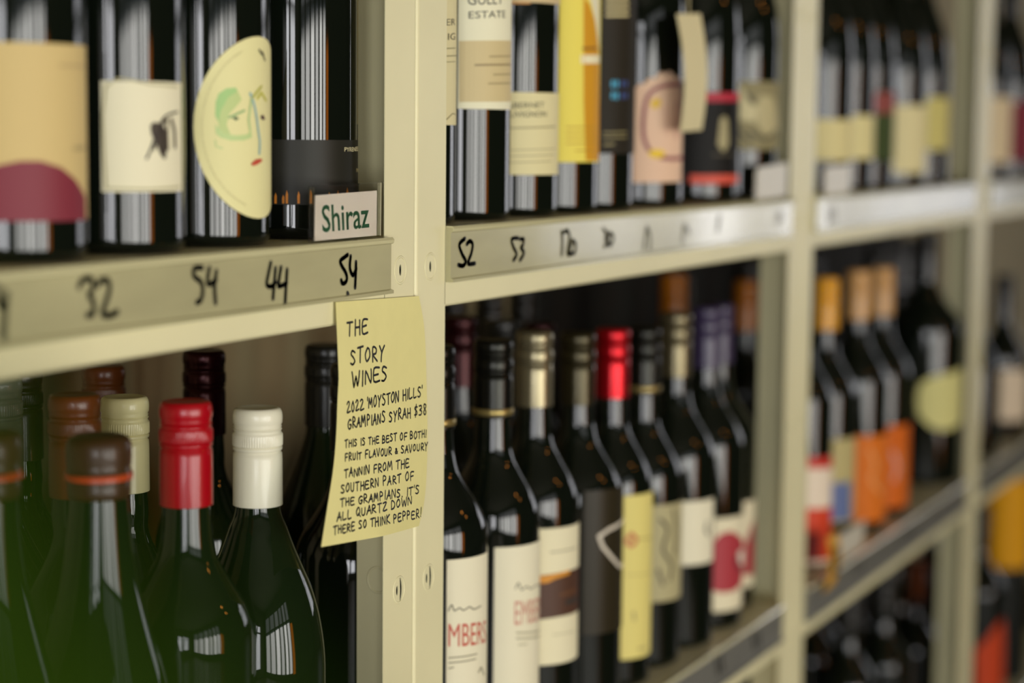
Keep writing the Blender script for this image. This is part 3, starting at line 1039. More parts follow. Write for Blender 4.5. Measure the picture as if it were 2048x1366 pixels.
                         ('F', [(-1.14099, -0.43193), (-0.47718, -0.43224), (-0.50588, -0.4), (-1.16007, -0.40054)], '#7c1810')],
              'rough': 0.6,
              'desc': None}],
  'shade': 'd'},
 {'n': 'q2',
  'kind': 'bordeaux',
  'R': 0.0405,
  'X': 1.2227,
  'y': 0.052,
  'zb': -0.4425,
  'top': 0.3383,
  'cap': 'yellow',
  'capk': 'screw',
  'label': 'bottle with a yellow cap and cream-over-blue label',
  'group': 'bottles on the lower shelf of the right bay',
  'labels': [{'name': 'label',
              'poly': [(-2.3, -0.40681), (0.2, -0.40681), (0.2, -0.30069), (-2.3, -0.30069)],
              'col': '#b9ab74',
              'prints': [('F', [(-1.28738, -0.40212), (-0.15674, -0.40254), (-0.22743, -0.35441), (-1.31714, -0.35474)], '#5c6b95')],
              'rough': 0.6,
              'desc': None}],
  'shade': 'd'},
 {'n': 'q3',
  'kind': 'bordeaux',
  'R': 0.0425,
  'X': 1.3691,
  'y': 0.052,
  'zb': -0.4425,
  'top': 0.3392,
  'cap': 'peach',
  'capk': 'screw',
  'label': 'peach-capped bottle with an orange label, nearer of the pair',
  'group': 'bottles on the lower shelf of the right bay',
  'labels': [{'name': 'label',
              'poly': [(-2.3, -0.42892), (0.9, -0.42892), (0.9, -0.31553), (-2.3, -0.31553)],
              'col': '#d8711c',
              'prints': [('P', [(-0.82716, -0.33369), (-0.59322, -0.3539), (-0.72776, -0.37321), (-0.32798, -0.39121)], 0.00414, '#e4a05e')],
              'rough': 0.6,
              'desc': None}],
  'shade': 'd'},
 {'n': 'q4',
  'kind': 'bordeaux',
  'R': 0.0425,
  'X': 1.486,
  'y': 0.052,
  'zb': -0.4425,
  'top': 0.336,
  'cap': 'peach',
  'capk': 'screw',
  'label': 'peach-capped bottle with an orange label, further of the pair',
  'group': 'bottles on the lower shelf of the right bay',
  'labels': [{'name': 'label',
              'poly': [(-2.3, -0.42928), (0.9, -0.42928), (0.9, -0.3172), (-2.3, -0.3172)],
              'col': '#cf6416',
              'prints': [('P', [(-0.80611, -0.35335), (-0.59746, -0.37433), (-0.72102, -0.39105)], 0.00483, '#c99a90'), ('P', [(-0.51199, -0.35072), (-0.31275, -0.39263)], 0.00345, '#e08a4a')],
              'rough': 0.6,
              'desc': None}],
  'shade': 'd'},
 {'n': 'q5',
  'kind': 'bordeaux',
  'R': 0.056,
  'X': 1.785,
  'y': 0.063,
  'zb': -0.4425,
  'top': 0.372,
  'cap': 'black',
  'capk': 'screw',
  'label': 'broad dark bottle with a rounded pale green label',
  'group': 'bottles on the lower shelf of the right bay',
  'labels': [{'name': 'label',
              'poly': [(-1.4579, -0.33836), (-1.4982, -0.31244), (-1.431, -0.29219), (-1.1519, -0.28209), (-0.765, -0.27713), (-0.148, -0.27193), (0.2154, -0.27204), (0.2146, -0.34867), (-0.1898, -0.35703), (-0.7071, -0.36208),
                       (-1.1099, -0.3571)],
              'col': '#d3cd86',
              'prints': [],
              'rough': 0.6,
              'desc': None}],
  'shade': 'd'},
 {'n': 't0',
  'kind': 'bordeaux',
  'R': 0.0425,
  'X': 1.5415,
  'y': 0.1,
  'zb': -0.888,
  'top': 0.3274,
  'cap': 'black',
  'capk': 'screw',
  'label': 'black-capped bottle on the bottom right shelf, nearest the far post',
  'group': 'bottles on the bottom shelf of the right bay',
  'labels': [],
  'shade': 'd'},
 {'n': 't1',
  'kind': 'bordeaux',
  'R': 0.0425,
  'X': 1.7322,
  'y': 0.1,
  'zb': -0.888,
  'top': 0.3119,
  'cap': 'black',
  'capk': 'screw',
  'label': 'black-capped bottle in the middle of the bottom right shelf',
  'group': 'bottles on the bottom shelf of the right bay',
  'labels': [],
  'shade': 'd'},
 {'n': 't2',
  'kind': 'bordeaux',
  'R': 0.0425,
  'X': 1.9352,
  'y': 0.1,
  'zb': -0.888,
  'top': 0.2903,
  'cap': 'rust',
  'capk': 'screw',
  'label': 'brown-capped bottle on the bottom right shelf',
  'group': 'bottles on the bottom shelf of the right bay',
  'labels': [],
  'shade': 'd'},
 {'n': 'v0',
  'kind': 'bordeaux',
  'R': 0.0405,
  'X': 1.1,
  'y': 0.2,
  'zb': -0.4425,
  'top': 0.34,
  'cap': 'black',
  'capk': 'screw',
  'label': 'dark bottle standing in the shaded back row of the lower right shelves',
  'group': 'shaded back-row bottles of the right bays',
  'labels': [],
  'shade': 'd'},
 {'n': 'v1',
  'kind': 'bordeaux',
  'R': 0.0405,
  'X': 1.36,
  'y': 0.2,
  'zb': -0.4425,
  'top': 0.34,
  'cap': 'black',
  'capk': 'screw',
  'label': 'dark bottle standing in the shaded back row of the lower right shelves',
  'group': 'shaded back-row bottles of the right bays',
  'labels': [],
  'shade': 'd'},
 {'n': 'v2',
  'kind': 'bordeaux',
  'R': 0.0405,
  'X': 1.45,
  'y': 0.2,
  'zb': -0.4425,
  'top': 0.34,
  'cap': 'black',
  'capk': 'screw',
  'label': 'dark bottle standing in the shaded back row of the lower right shelves',
  'group': 'shaded back-row bottles of the right bays',
  'labels': [],
  'shade': 'd'},
 {'n': 'v3',
  'kind': 'bordeaux',
  'R': 0.0405,
  'X': 1.54,
  'y': 0.2,
  'zb': -0.4425,
  'top': 0.34,
  'cap': 'black',
  'capk': 'screw',
  'label': 'dark bottle standing in the shaded back row of the lower right shelves',
  'group': 'shaded back-row bottles of the right bays',
  'labels': [],
  'shade': 'd'},
 {'n': 'v4',
  'kind': 'bordeaux',
  'R': 0.0405,
  'X': 1.63,
  'y': 0.2,
  'zb': -0.4425,
  'top': 0.34,
  'cap': 'black',
  'capk': 'screw',
  'label': 'dark bottle standing in the shaded back row of the lower right shelves',
  'group': 'shaded back-row bottles of the right bays',
  'labels': [],
  'shade': 'd'},
 {'n': 'v5',
  'kind': 'bordeaux',
  'R': 0.0405,
  'X': 1.63,
  'y': 0.1,
  'zb': -0.4425,
  'top': 0.34,
  'cap': 'black',
  'capk': 'screw',
  'label': 'dark bottle standing in the shaded back row of the lower right shelves',
  'group': 'shaded back-row bottles of the right bays',
  'labels': [],
  'shade': 'd'},
 {'n': 'v6',
  'kind': 'bordeaux',
  'R': 0.0405,
  'X': 1.72,
  'y': 0.22,
  'zb': -0.4425,
  'top': 0.34,
  'cap': 'black',
  'capk': 'screw',
  'label': 'dark bottle standing in the shaded back row of the lower right shelves',
  'group': 'shaded back-row bottles of the right bays',
  'labels': [],
  'shade': 'd'},
 {'n': 'v7',
  'kind': 'bordeaux',
  'R': 0.0405,
  'X': 2.0,
  'y': 0.2,
  'zb': -0.4425,
  'top': 0.34,
  'cap': 'black',
  'capk': 'screw',
  'label': 'dark bottle standing in the shaded back row of the lower right shelves',
  'group': 'shaded back-row bottles of the right bays',
  'labels': [],
  'shade': 'd'},
 {'n': 'v8',
  'kind': 'bordeaux',
  'R': 0.0405,
  'X': 2.09,
  'y': 0.2,
  'zb': -0.4425,
  'top': 0.34,
  'cap': 'black',
  'capk': 'screw',
  'label': 'dark bottle standing in the shaded back row of the lower right shelves',
  'group': 'shaded back-row bottles of the right bays',
  'labels': [],
  'shade': 'd'},
 {'n': 'v9',
  'kind': 'bordeaux',
  'R': 0.0405,
  'X': 2.18,
  'y': 0.2,
  'zb': -0.4425,
  'top': 0.34,
  'cap': 'black',
  'capk': 'screw',
  'label': 'dark bottle standing in the shaded back row of the lower right shelves',
  'group': 'shaded back-row bottles of the right bays',
  'labels': [],
  'shade': 'd'},
 {'n': 'v10',
  'kind': 'bordeaux',
  'R': 0.0405,
  'X': 2.27,
  'y': 0.2,
  'zb': -0.4425,
  'top': 0.34,
  'cap': 'black',
  'capk': 'screw',
  'label': 'dark bottle standing in the shaded back row of the lower right shelves',
  'group': 'shaded back-row bottles of the right bays',
  'labels': [],
  'shade': 'd'},
 {'n': 'x0',
  'kind': 'bordeaux',
  'R': 0.0405,
  'X': 1.63,
  'y': 0.18,
  'zb': -0.888,
  'top': 0.335,
  'cap': 'black',
  'capk': 'screw',
  'label': 'dark bottle in the unlit back row of the bottom right shelf',
  'group': 'unlit bottles on the bottom right shelf',
  'labels': [],
  'shade': 'd'},
 {'n': 'x1',
  'kind': 'bordeaux',
  'R': 0.0405,
  'X': 1.72,
  'y': 0.2,
  'zb': -0.888,
  'top': 0.335,
  'cap': 'black',
  'capk': 'screw',
  'label': 'dark bottle in the unlit back row of the bottom right shelf',
  'group': 'unlit bottles on the bottom right shelf',
  'labels': [],
  'shade': 'd'},
 {'n': 'x2',
  'kind': 'bordeaux',
  'R': 0.0405,
  'X': 1.81,
  'y': 0.18,
  'zb': -0.888,
  'top': 0.335,
  'cap': 'black',
  'capk': 'screw',
  'label': 'dark bottle in the unlit back row of the bottom right shelf',
  'group': 'unlit bottles on the bottom right shelf',
  'labels': [],
  'shade': 'd'},
 {'n': 'x3',
  'kind': 'bordeaux',
  'R': 0.0405,
  'X': 2.02,
  'y': 0.16,
  'zb': -0.888,
  'top': 0.335,
  'cap': 'black',
  'capk': 'screw',
  'label': 'dark bottle in the unlit back row of the bottom right shelf',
  'group': 'unlit bottles on the bottom right shelf',
  'labels': [],
  'shade': 'd'},
 {'n': 'x4',
  'kind': 'bordeaux',
  'R': 0.0405,
  'X': 2.11,
  'y': 0.18,
  'zb': -0.888,
  'top': 0.335,
  'cap': 'black',
  'capk': 'screw',
  'label': 'dark bottle in the unlit back row of the bottom right shelf',
  'group': 'unlit bottles on the bottom right shelf',
  'labels': [],
  'shade': 'd'},
 {'n': 'x5',
  'kind': 'bordeaux',
  'R': 0.0405,
  'X': 2.2,
  'y': 0.2,
  'zb': -0.888,
  'top': 0.335,
  'cap': 'black',
  'capk': 'screw',
  'label': 'dark bottle in the unlit back row of the bottom right shelf',
  'group': 'unlit bottles on the bottom right shelf',
  'labels': [],
  'shade': 'd'},
 {'n': 'x6',
  'kind': 'bordeaux',
  'R': 0.0405,
  'X': 2.29,
  'y': 0.16,
  'zb': -0.888,
  'top': 0.335,
  'cap': 'black',
  'capk': 'screw',
  'label': 'dark bottle in the unlit back row of the bottom right shelf',
  'group': 'unlit bottles on the bottom right shelf',
  'labels': [],
  'shade': 'd'},
 {'n': 'C1',
  'kind': 'burgundy',
  'R': 0.0435,
  'X': 2.0825,
  'y': 0.052,
  'zb': 0.003,
  'top': 0.335,
  'cap': 'black',
  'capk': 'screw',
  'label': 'dark bottle with a pale pink label, first past the last post',
  'group': 'bottles in the furthest bay',
  'labels': [{'name': 'label', 'poly': [(-2.3, 0.02955), (0.7, 0.02955), (0.7, 0.13308), (-2.3, 0.13308)], 'col': '#dcc8a0', 'prints': [], 'rough': 0.6, 'desc': None}],
  'shade': 'd'},
 {'n': 'C2',
  'kind': 'burgundy',
  'R': 0.0435,
  'X': 2.2627,
  'y': 0.052,
  'zb': 0.003,
  'top': 0.335,
  'cap': 'black',
  'capk': 'screw',
  'label': 'dark bottle with a maroon label at the right edge of the upper shelf',
  'group': 'bottles in the furthest bay',
  'labels': [{'name': 'label', 'poly': [(-2.3, 0.03125), (0.7, 0.03125), (0.7, 0.12911), (-2.3, 0.12911)], 'col': '#7a2a35', 'prints': [], 'rough': 0.6, 'desc': None}],
  'shade': 'd'},
 {'n': 'D1',
  'kind': 'bordeaux',
  'R': 0.0425,
  'X': 2.0693,
  'y': 0.052,
  'zb': -0.4425,
  'top': 0.2831,
  'cap': 'black',
  'capk': 'screw',
  'label': 'dark bottle with no visible label beside the last post, lower shelf',
  'group': 'bottles in the furthest bay',
  'labels': [],
  'shade': 'd'},
 {'n': 'D2',
  'kind': 'bordeaux',
  'R': 0.0425,
  'X': 2.2945,
  'y': 0.052,
  'zb': -0.4425,
  'top': 0.2778,
  'cap': 'black',
  'capk': 'screw',
  'label': 'dark bottle with a pinkish white label at the right edge, lower shelf',
  'group': 'bottles in the furthest bay',
  'labels': [{'name': 'label', 'poly': [(-2.3, -0.4124), (0.7, -0.4124), (0.7, -0.32448), (-2.3, -0.32448)], 'col': '#dcc9ac', 'prints': [], 'rough': 0.6, 'desc': None}],
  'shade': 'd'},
 {'n': 'E1',
  'kind': 'bordeaux',
  'R': 0.044,
  'X': 2.3736,
  'y': 0.052,
  'zb': -0.888,
  'top': 0.39,
  'cap': 'yellow',
  'capk': 'screw',
  'label': 'bottle with a tall amber-yellow label at the bottom right',
  'group': 'bottles in the furthest bay',
  'labels': [{'name': 'label', 'poly': [(-2.3, -0.68453), (0.7, -0.68453), (0.7, -0.52695), (-2.3, -0.52695)], 'col': '#dd9c0c', 'prints': [], 'rough': 0.6, 'desc': None}],
  'shade': 'd'},
 {'n': 'E2',
  'kind': 'bordeaux',
  'R': 0.044,
  'X': 2.1746,
  'y': 0.052,
  'zb': -0.888,
  'top': 0.34,
  'cap': 'black',
  'capk': 'screw',
  'label': 'bottle with a red-orange label in the bottom right corner',
  'group': 'bottles in the furthest bay',
  'labels': [{'name': 'label',
              'poly': [(-1.382, -0.86986), (-1.4459, -0.78431), (-1.0463, -0.7665), (-0.683, -0.74604), (-0.2504, -0.7325), (-0.0569, -0.77198), (0.1949, -0.87827)],
              'col': '#c4431c',
              'prints': [],
              'rough': 0.6,
              'desc': None}],
  'shade': 'd'}]
NL = [(-0.06895, -0.03979), (-0.07054, -0.07072), (-0.07187, -0.09002), (-0.07607, -0.11881), (-0.08466, -0.14348), (-0.09863, -0.16693), (-0.11472, -0.19071)]
NR = [(0.04531, -0.04376), (0.05355, -0.06828), (0.05693, -0.10402), (0.05739, -0.13608), (0.05407, -0.16411), (0.04587, -0.18765), (0.03101, -0.20331)]
NT = [('THE', [(-0.05849, -0.0627), (-0.05396, -0.06287), (-0.04939, -0.06305), (-0.04479, -0.06322), (-0.04017, -0.0634), (-0.03543, -0.06359), (-0.03059, -0.06379)],
  [(-0.05727, -0.05366), (-0.05273, -0.05381), (-0.04815, -0.05396), (-0.04355, -0.05411), (-0.03892, -0.05425), (-0.03419, -0.05441), (-0.0294, -0.05457)], 0.00149),
 ('STORY', [(-0.05649, -0.08151), (-0.04896, -0.08171), (-0.04136, -0.08191), (-0.03341, -0.08215), (-0.02515, -0.08242), (-0.0168, -0.08269), (-0.00834, -0.08297)],
  [(-0.05521, -0.07214), (-0.04768, -0.07229), (-0.04007, -0.07244), (-0.03211, -0.07263), (-0.02396, -0.07283), (-0.01571, -0.07303), (-0.00737, -0.07324)], 0.00149),
 ('WINES', [(-0.05565, -0.0967), (-0.04775, -0.09674), (-0.03976, -0.09679), (-0.0312, -0.0969), (-0.0224, -0.09703), (-0.01349, -0.09717), (-0.00448, -0.09731)],
  [(-0.05534, -0.08752), (-0.04744, -0.08751), (-0.03945, -0.0875), (-0.03091, -0.08756), (-0.02215, -0.08763), (-0.01329, -0.08771), (-0.00432, -0.08778)], 0.00149),
 ("2022 'MOYSTON HILLS'", [(-0.06307, -0.11293), (-0.04655, -0.113), (-0.02894, -0.11319), (-0.01015, -0.1135), (0.00914, -0.11382), (0.02895, -0.11415), (0.04931, -0.1145)],
  [(-0.06243, -0.10612), (-0.0459, -0.10612), (-0.02828, -0.10623), (-0.00958, -0.10644), (0.00961, -0.10665), (0.02931, -0.10687), (0.04953, -0.1071)], 0.0012),
 ('GRAMPIANS SYRAH $38', [(-0.06319, -0.12305), (-0.04596, -0.12366), (-0.02736, -0.12445), (-0.00744, -0.12539), (0.0131, -0.12637), (0.03427, -0.12739), (0.05613, -0.12845)],
  [(-0.06223, -0.11663), (-0.04497, -0.11717), (-0.02633, -0.11787), (-0.00654, -0.1187), (0.01384, -0.11956), (0.03483, -0.12045), (0.05647, -0.12138)], 0.0012),
 ('THIS IS THE BEST OF BOTH!', [(-0.06918, -0.13433), (-0.05167, -0.13562), (-0.03324, -0.13703), (-0.01256, -0.13879), (0.00886, -0.14062), (0.03108, -0.14254), (0.05417, -0.14455)],
  [(-0.06829, -0.12989), (-0.05075, -0.13113), (-0.03221, -0.1325), (-0.01164, -0.13417), (0.00963, -0.13591), (0.03168, -0.13773), (0.05456, -0.13962)], 0.00103),
 ('FRUIT FLAVOUR & SAVOURY', [(-0.07107, -0.14284), (-0.05329, -0.14411), (-0.03467, -0.14548), (-0.0133, -0.14731), (0.0089, -0.14923), (0.03199, -0.15124), (0.05606, -0.15336)],
  [(-0.07006, -0.13844), (-0.05224, -0.13965), (-0.03346, -0.141), (-0.01223, -0.14273), (0.0098, -0.14454), (0.03268, -0.14644), (0.05649, -0.14843)], 0.00103),
 ('TANNIN FROM THE', [(-0.0744, -0.15338), (-0.06055, -0.15425), (-0.04643, -0.15514), (-0.03106, -0.15624), (-0.01384, -0.15766), (0.00392, -0.15913), (0.02226, -0.16067)],
  [(-0.07309, -0.14839), (-0.0592, -0.14922), (-0.04504, -0.15007), (-0.02949, -0.15114), (-0.01243, -0.15246), (0.00515, -0.15383), (0.02328, -0.15526)], 0.00109),
 ('SOUTHERN PART OF', [(-0.08144, -0.16231), (-0.066, -0.16326), (-0.05023, -0.16423), (-0.03338, -0.16537), (-0.0136, -0.16705), (0.00693, -0.16881), (0.02828, -0.17067)],
  [(-0.08, -0.15738), (-0.06452, -0.15828), (-0.04871, -0.1592), (-0.0316, -0.16033), (-0.01201, -0.16189), (0.00828, -0.16352), (0.02934, -0.16524)], 0.00109),
 ("THE GRAMPIANS. IT'S", [(-0.0846, -0.17048), (-0.06801, -0.17171), (-0.05103, -0.17297), (-0.03271, -0.17446), (-0.01074, -0.17665), (0.01223, -0.17897), (0.03633, -0.18144)],
  [(-0.08306, -0.16559), (-0.06642, -0.16677), (-0.0494, -0.16797), (-0.03075, -0.16946), (-0.00902, -0.17151), (0.01366, -0.17369), (0.0374, -0.17599)], 0.00109),
 ('ALL QUARTZ DOWN', [(-0.09162, -0.17828), (-0.07592, -0.17915), (-0.05988, -0.18003), (-0.04349, -0.18094), (-0.02388, -0.18248), (-0.00206, -0.18442), (0.02076, -0.18648)],
  [(-0.09, -0.17344), (-0.07426, -0.17426), (-0.05818, -0.17509), (-0.04173, -0.17595), (-0.02186, -0.17746), (-0.00031, -0.17926), (0.02217, -0.18116)], 0.00109),
 ('THERE SO THINK PEPPER!', [(-0.09861, -0.18567), (-0.08043, -0.18697), (-0.06178, -0.18829), (-0.04265, -0.18965), (-0.01863, -0.19202), (0.00813, -0.19489), (0.03657, -0.19802)],
  [(-0.09693, -0.18088), (-0.07868, -0.18212), (-0.05998, -0.18339), (-0.04078, -0.18469), (-0.01648, -0.18702), (0.0099, -0.18971), (0.03785, -0.19261)], 0.00109)]
PR = [(0,
  [[(-0.05736, -0.00978), (-0.06183, -0.01128), (-0.0669, -0.01326), (-0.06499, -0.01656), (-0.05988, -0.02133), (-0.05833, -0.02528), (-0.0605, -0.02772), (-0.06432, -0.02799), (-0.0656, -0.0258)],
   [(-0.0535, -0.01087), (-0.05451, -0.01585), (-0.05411, -0.01974), (-0.05087, -0.02348), (-0.04828, -0.02201), (-0.04608, -0.01954)], [(-0.04649, -0.01499), (-0.04685, -0.02274), (-0.04759, -0.03178)],
   [(-0.0574, -0.03468), (-0.05663, -0.03603)]],
  0.003),
 (0,
  [[(-0.15065, -0.00984), (-0.15352, -0.01681), (-0.15531, -0.02288), (-0.15036, -0.02443), (-0.14535, -0.02207)], [(-0.14532, -0.01347), (-0.14715, -0.02483), (-0.14825, -0.03192)],
   [(-0.13903, -0.01335), (-0.1414, -0.02136), (-0.14141, -0.02501), (-0.13234, -0.02337)], [(-0.13195, -0.01519), (-0.13326, -0.02573), (-0.1342, -0.03552)]],
  0.0032),
 (0,
  [[(-0.2242, -0.00885), (-0.2321, -0.00877), (-0.23262, -0.01321), (-0.22587, -0.01685), (-0.22386, -0.02212), (-0.22598, -0.02739), (-0.22995, -0.02846)],
   [(-0.21702, -0.00944), (-0.21918, -0.01655), (-0.21711, -0.01894), (-0.21014, -0.01665)], [(-0.20977, -0.01167), (-0.2118, -0.02065), (-0.21075, -0.03002)]],
  0.0034),
 (0,
  [[(-0.33839, -0.01246), (-0.33595, -0.00949), (-0.32954, -0.00856), (-0.32638, -0.01199), (-0.32834, -0.01601), (-0.3301, -0.01713), (-0.32682, -0.02109), (-0.32623, -0.02571), (-0.32802, -0.0279), (-0.33165, -0.02795)],
   [(-0.32233, -0.01266), (-0.31916, -0.0102), (-0.31369, -0.01087), (-0.3124, -0.01582), (-0.31568, -0.02231), (-0.31852, -0.0278), (-0.31471, -0.02952), (-0.30987, -0.0293), (-0.30567, -0.0281)]],
  0.0036),
 (0, [[(-0.40315, -0.00749), (-0.40238, -0.01453), (-0.39985, -0.01783), (-0.39623, -0.01575)], [(-0.39613, -0.01146), (-0.39759, -0.02268), (-0.39857, -0.03356)]], 0.0036),
 (1,
  [[(0.11227, -0.00652), (0.10339, -0.01042), (0.10767, -0.01733), (0.11375, -0.02302), (0.10961, -0.02617), (0.10214, -0.02509)],
   [(0.11535, -0.01069), (0.12045, -0.00876), (0.12505, -0.01141), (0.12274, -0.01808), (0.1177, -0.02486), (0.12897, -0.02547)]],
  0.0034),
 (1,
  [[(0.20322, -0.01), (0.19161, -0.01049), (0.19506, -0.01672), (0.20085, -0.02225), (0.1953, -0.02665)],
   [(0.2066, -0.01114), (0.21335, -0.01143), (0.21178, -0.01608), (0.20845, -0.01778), (0.21429, -0.02192), (0.207, -0.02727)]],
  0.0034),
 (1,
  [[(0.28552, -0.00831), (0.28727, -0.01732), (0.2861, -0.02696)], [(0.28997, -0.00923), (0.2966, -0.008), (0.30124, -0.01344), (0.29717, -0.02602), (0.30394, -0.02741)],
   [(0.30732, -0.01596), (0.31426, -0.02005), (0.31145, -0.02672), (0.30313, -0.02556), (0.30732, -0.01596)]],
  0.0034),
 (1, [[(0.37216, -0.00942), (0.37923, -0.01439), (0.37654, -0.01819), (0.38356, -0.02085), (0.37476, -0.02469)], [(0.38571, -0.01309), (0.3941, -0.01737), (0.38778, -0.02419), (0.38186, -0.01921), (0.38571, -0.01309)]], 0.0034),
 (1, [[(0.47118, -0.0116), (0.46405, -0.03098)], [(0.47301, -0.01249), (0.4797, -0.021), (0.47932, -0.03221)]], 0.003), (1, [[(0.56581, -0.0126), (0.56182, -0.02963)], [(0.57182, -0.01454), (0.57864, -0.02172)]], 0.003),
 (1, [[(0.6631, -0.00805), (0.65861, -0.02228)]], 0.004), (1, [[(0.85, -0.01027), (0.84463, -0.02278)], [(0.85965, -0.01155), (0.85849, -0.02132)]], 0.004),
 (1, [[(0.79689, -0.45341), (0.80475, -0.47136)], [(0.81353, -0.45443), (0.81791, -0.46897)]], 0.006), (1, [[(0.68101, -0.45195), (0.68802, -0.46901)], [(0.69601, -0.45239), (0.69999, -0.46778)]], 0.006),
 (2, [[(1.18753, -0.4471), (1.19376, -0.46455)], [(1.21011, -0.4476), (1.21168, -0.46301)]], 0.006), (2, [[(1.42534, -0.44607), (1.43272, -0.46364)], [(1.45218, -0.448), (1.45404, -0.46335)]], 0.006),
 (2, [[(1.58631, -0.44409), (1.59122, -0.45917)]], 0.006), (2, [[(1.03207, -0.01077), (1.03762, -0.02799)], [(1.05193, -0.00964), (1.05747, -0.02583)]], 0.006)]
CARD = [(-0.09047, 0.00051), (-0.01008, 0.00066), (-0.00648, 0.03071), (-0.08677, 0.02927)]
HOLD = [(-0.09433, 2e-05), (-0.00656, 0.00048), (-0.00195, 0.03597), (-0.09002, 0.0347)]
CTEXT = [(-0.08055, 0.00583), (-0.01934, 0.00671), (-0.08025, 0.02354)]
EMB = [(0.0235, -0.0248, 'a'), (0.068, -0.0234, 'a'), (0.0219, -0.2485, 'b'), (0.0669, -0.2485, 'b')]
EMB2 = (0.0288, -0.2486)
H2 = [(0.7822, 0.004), (0.8819, 0.0057), (0.8861, 0.0413), (0.7863, 0.0371)]
H3 = [(1.0258, 0.0022), (1.127, 0.0039), (1.128, 0.0374), (1.0268, 0.0344)]
H4 = [(1.1172, -0.4373), (1.2269, -0.4361), (1.2375, -0.405), (1.1269, -0.4057)]
TAG = [(0.5526, 0.0723), (0.6098, 0.0744), (0.5996, 0.1825), (0.538, 0.1786)]
TAG2 = [(1.033, -0.456), (1.0773, -0.4531), (1.0841, -0.3927), (1.0434, -0.3932)]
LEAVES = [((-1.0839, -0.5622, -0.0053), (-1.0851, -0.5699, 0.0498), 0.012), ((-1.0804, -0.5696, -0.0053), (-1.0834, -0.5757, 0.0405), 0.011), ((-1.0766, -0.5785, -0.0089), (-1.0803, -0.5835, 0.0351), 0.01), ((-1.0861, -0.5549, 0.0057), (-1.087, -0.5642, 0.0566), 0.012), ((-1.0656, -0.5795, -0.0141), (-1.0698, -0.584, 0.0274), 0.007)]

# ------------------------------------------------------------------ the room
def wall_with_openings(name, x0, x1, z0, z1, ops, place):
    bm = bmesh.new(); xs = sorted({x0, x1, *[v for o in ops for v in o[:2]]}); zs = sorted({z0, z1, *[v for o in ops for v in o[2:4]]})
    for a, b in zip(xs, xs[1:]):
        for c, d in zip(zs, zs[1:]):
            mx, mz = (a+b)/2, (c+d)/2
            if any(o[0] < mx < o[1] and o[2] < mz < o[3] for o in ops): continue
            place(bm, a, b, c, d)
    return struct(link(name, bm, ROOMW))
RX0, RX1, RY0, RY1, RZ0, RZ1 = -4.5, 6.2, -4.2, .52, -1.3, 1.75
struct(boxm('floor', (RX0, RY0, RZ0-.1), (RX1, RY1, RZ0), FLOORM))
struct(boxm('ceiling', (RX0, RY0, RZ1), (RX1, RY1, RZ1+.1), CEILM))
struct(boxm('wall_back', (RX0, RY1-.03, RZ0), (RX1, RY1+.07, RZ1), WALLM))
wall_with_openings('wall_front', RX0, RX1, RZ0, RZ1, [(a, b, FZ[0], 1.25) for a, b, r in PANES_FRONT], lambda bm, a, b, c, d: box(bm, (a, RY0-.05, c), (b, RY0, d)))
wall_with_openings('wall_right', RY0, RY1, RZ0, RZ1, [(a, b, -.5, 1.1) for a, b, r in PANES_RIGHT], lambda bm, a, b, c, d: box(bm, (RX1, a, c), (RX1+.05, b, d)))
wall_with_openings('wall_left', RY0, RY1, RZ0, RZ1, [(a, b, -.9, .8) for a, b, r in PANES_LEFT], lambda bm, a, b, c, d: box(bm, (RX0-.05, a, c), (RX0, b, d)))
FRAME = mat('window_frame_paint', '#3b3a33', .5)
def frame(n, a, b, c, d, mk):
    bm = bmesh.new(); t = .03
    for q in ((a, a+t, c, d), (b-t, b, c, d), (a, b, c, c+t), (a, b, d-t, d), (a, b, .44, .50)): mk(bm, *q)
    struct(link('window_%d' % n, bm, FRAME))
k = 1
for a, b, r in PANES_FRONT: frame(k, a, b, FZ[0], 1.25, lambda bm, a, b, c, d: box(bm, (a, RY0-.04, c), (b, RY0+.01, d))); k += 1
for a, b, r in PANES_RIGHT: frame(k, a, b, -.5, 1.1, lambda bm, a, b, c, d: box(bm, (RX1-.01, a, c), (RX1+.04, b, d))); k += 1
for a, b, r in PANES_LEFT: frame(k, a, b, -.9, .8, lambda bm, a, b, c, d: box(bm, (RX0-.04, a, c), (RX0+.01, b, d))); k += 1
# warm glow strip and lamps behind the photographer, seen only as reflections in the glass
lt = thing('amber_glow_strip', 'tall added amber glow strip between the shop windows, behind the camera', 'lamp', (.34, RY0+.03, -1.1))  # added glowing strip, makes the orange streak reflected in the bottles
boxm('back_plate', (-.2, -.03, -.02), (.2, 0, 1.42), FRAME, lt); boxm('glow_face', (-.17, 0, 0), (.17, .03, 1.40), mat('amber_glow', '#c8791f', .5, emit=('#ff8a1e', 3.5)), lt, bev=.008)
for i, (x, y) in enumerate(((.85, -1.9), (1.35, -2.5))):
    pl = thing('pendant_lamp', ('nearer' if i == 0 else 'further')+' small warm pendant lamp hung from the ceiling, behind the camera', 'lamp', (x, y, RZ1), 'pendant lamps')
    boxm('cord', (-.003, -.003, -.55), (.003, .003, 0), INK, pl)
    bm = lathe([(.0, -.52), (.03, -.53), (.05, -.62), (.048, -.62), (.028, -.535), (0, -.525)], 24); link('lamp_shade', bm, FRAME, pl, True)
    bm = lathe([(0, -.70), (.03, -.68), (.045, -.64), (.035, -.59), (.015, -.56), (0, -.555)], 24); link('bulb', bm, mat('warm_bulb', '#ffb060', .5, emit=('#ffa040', 30)), pl, True)

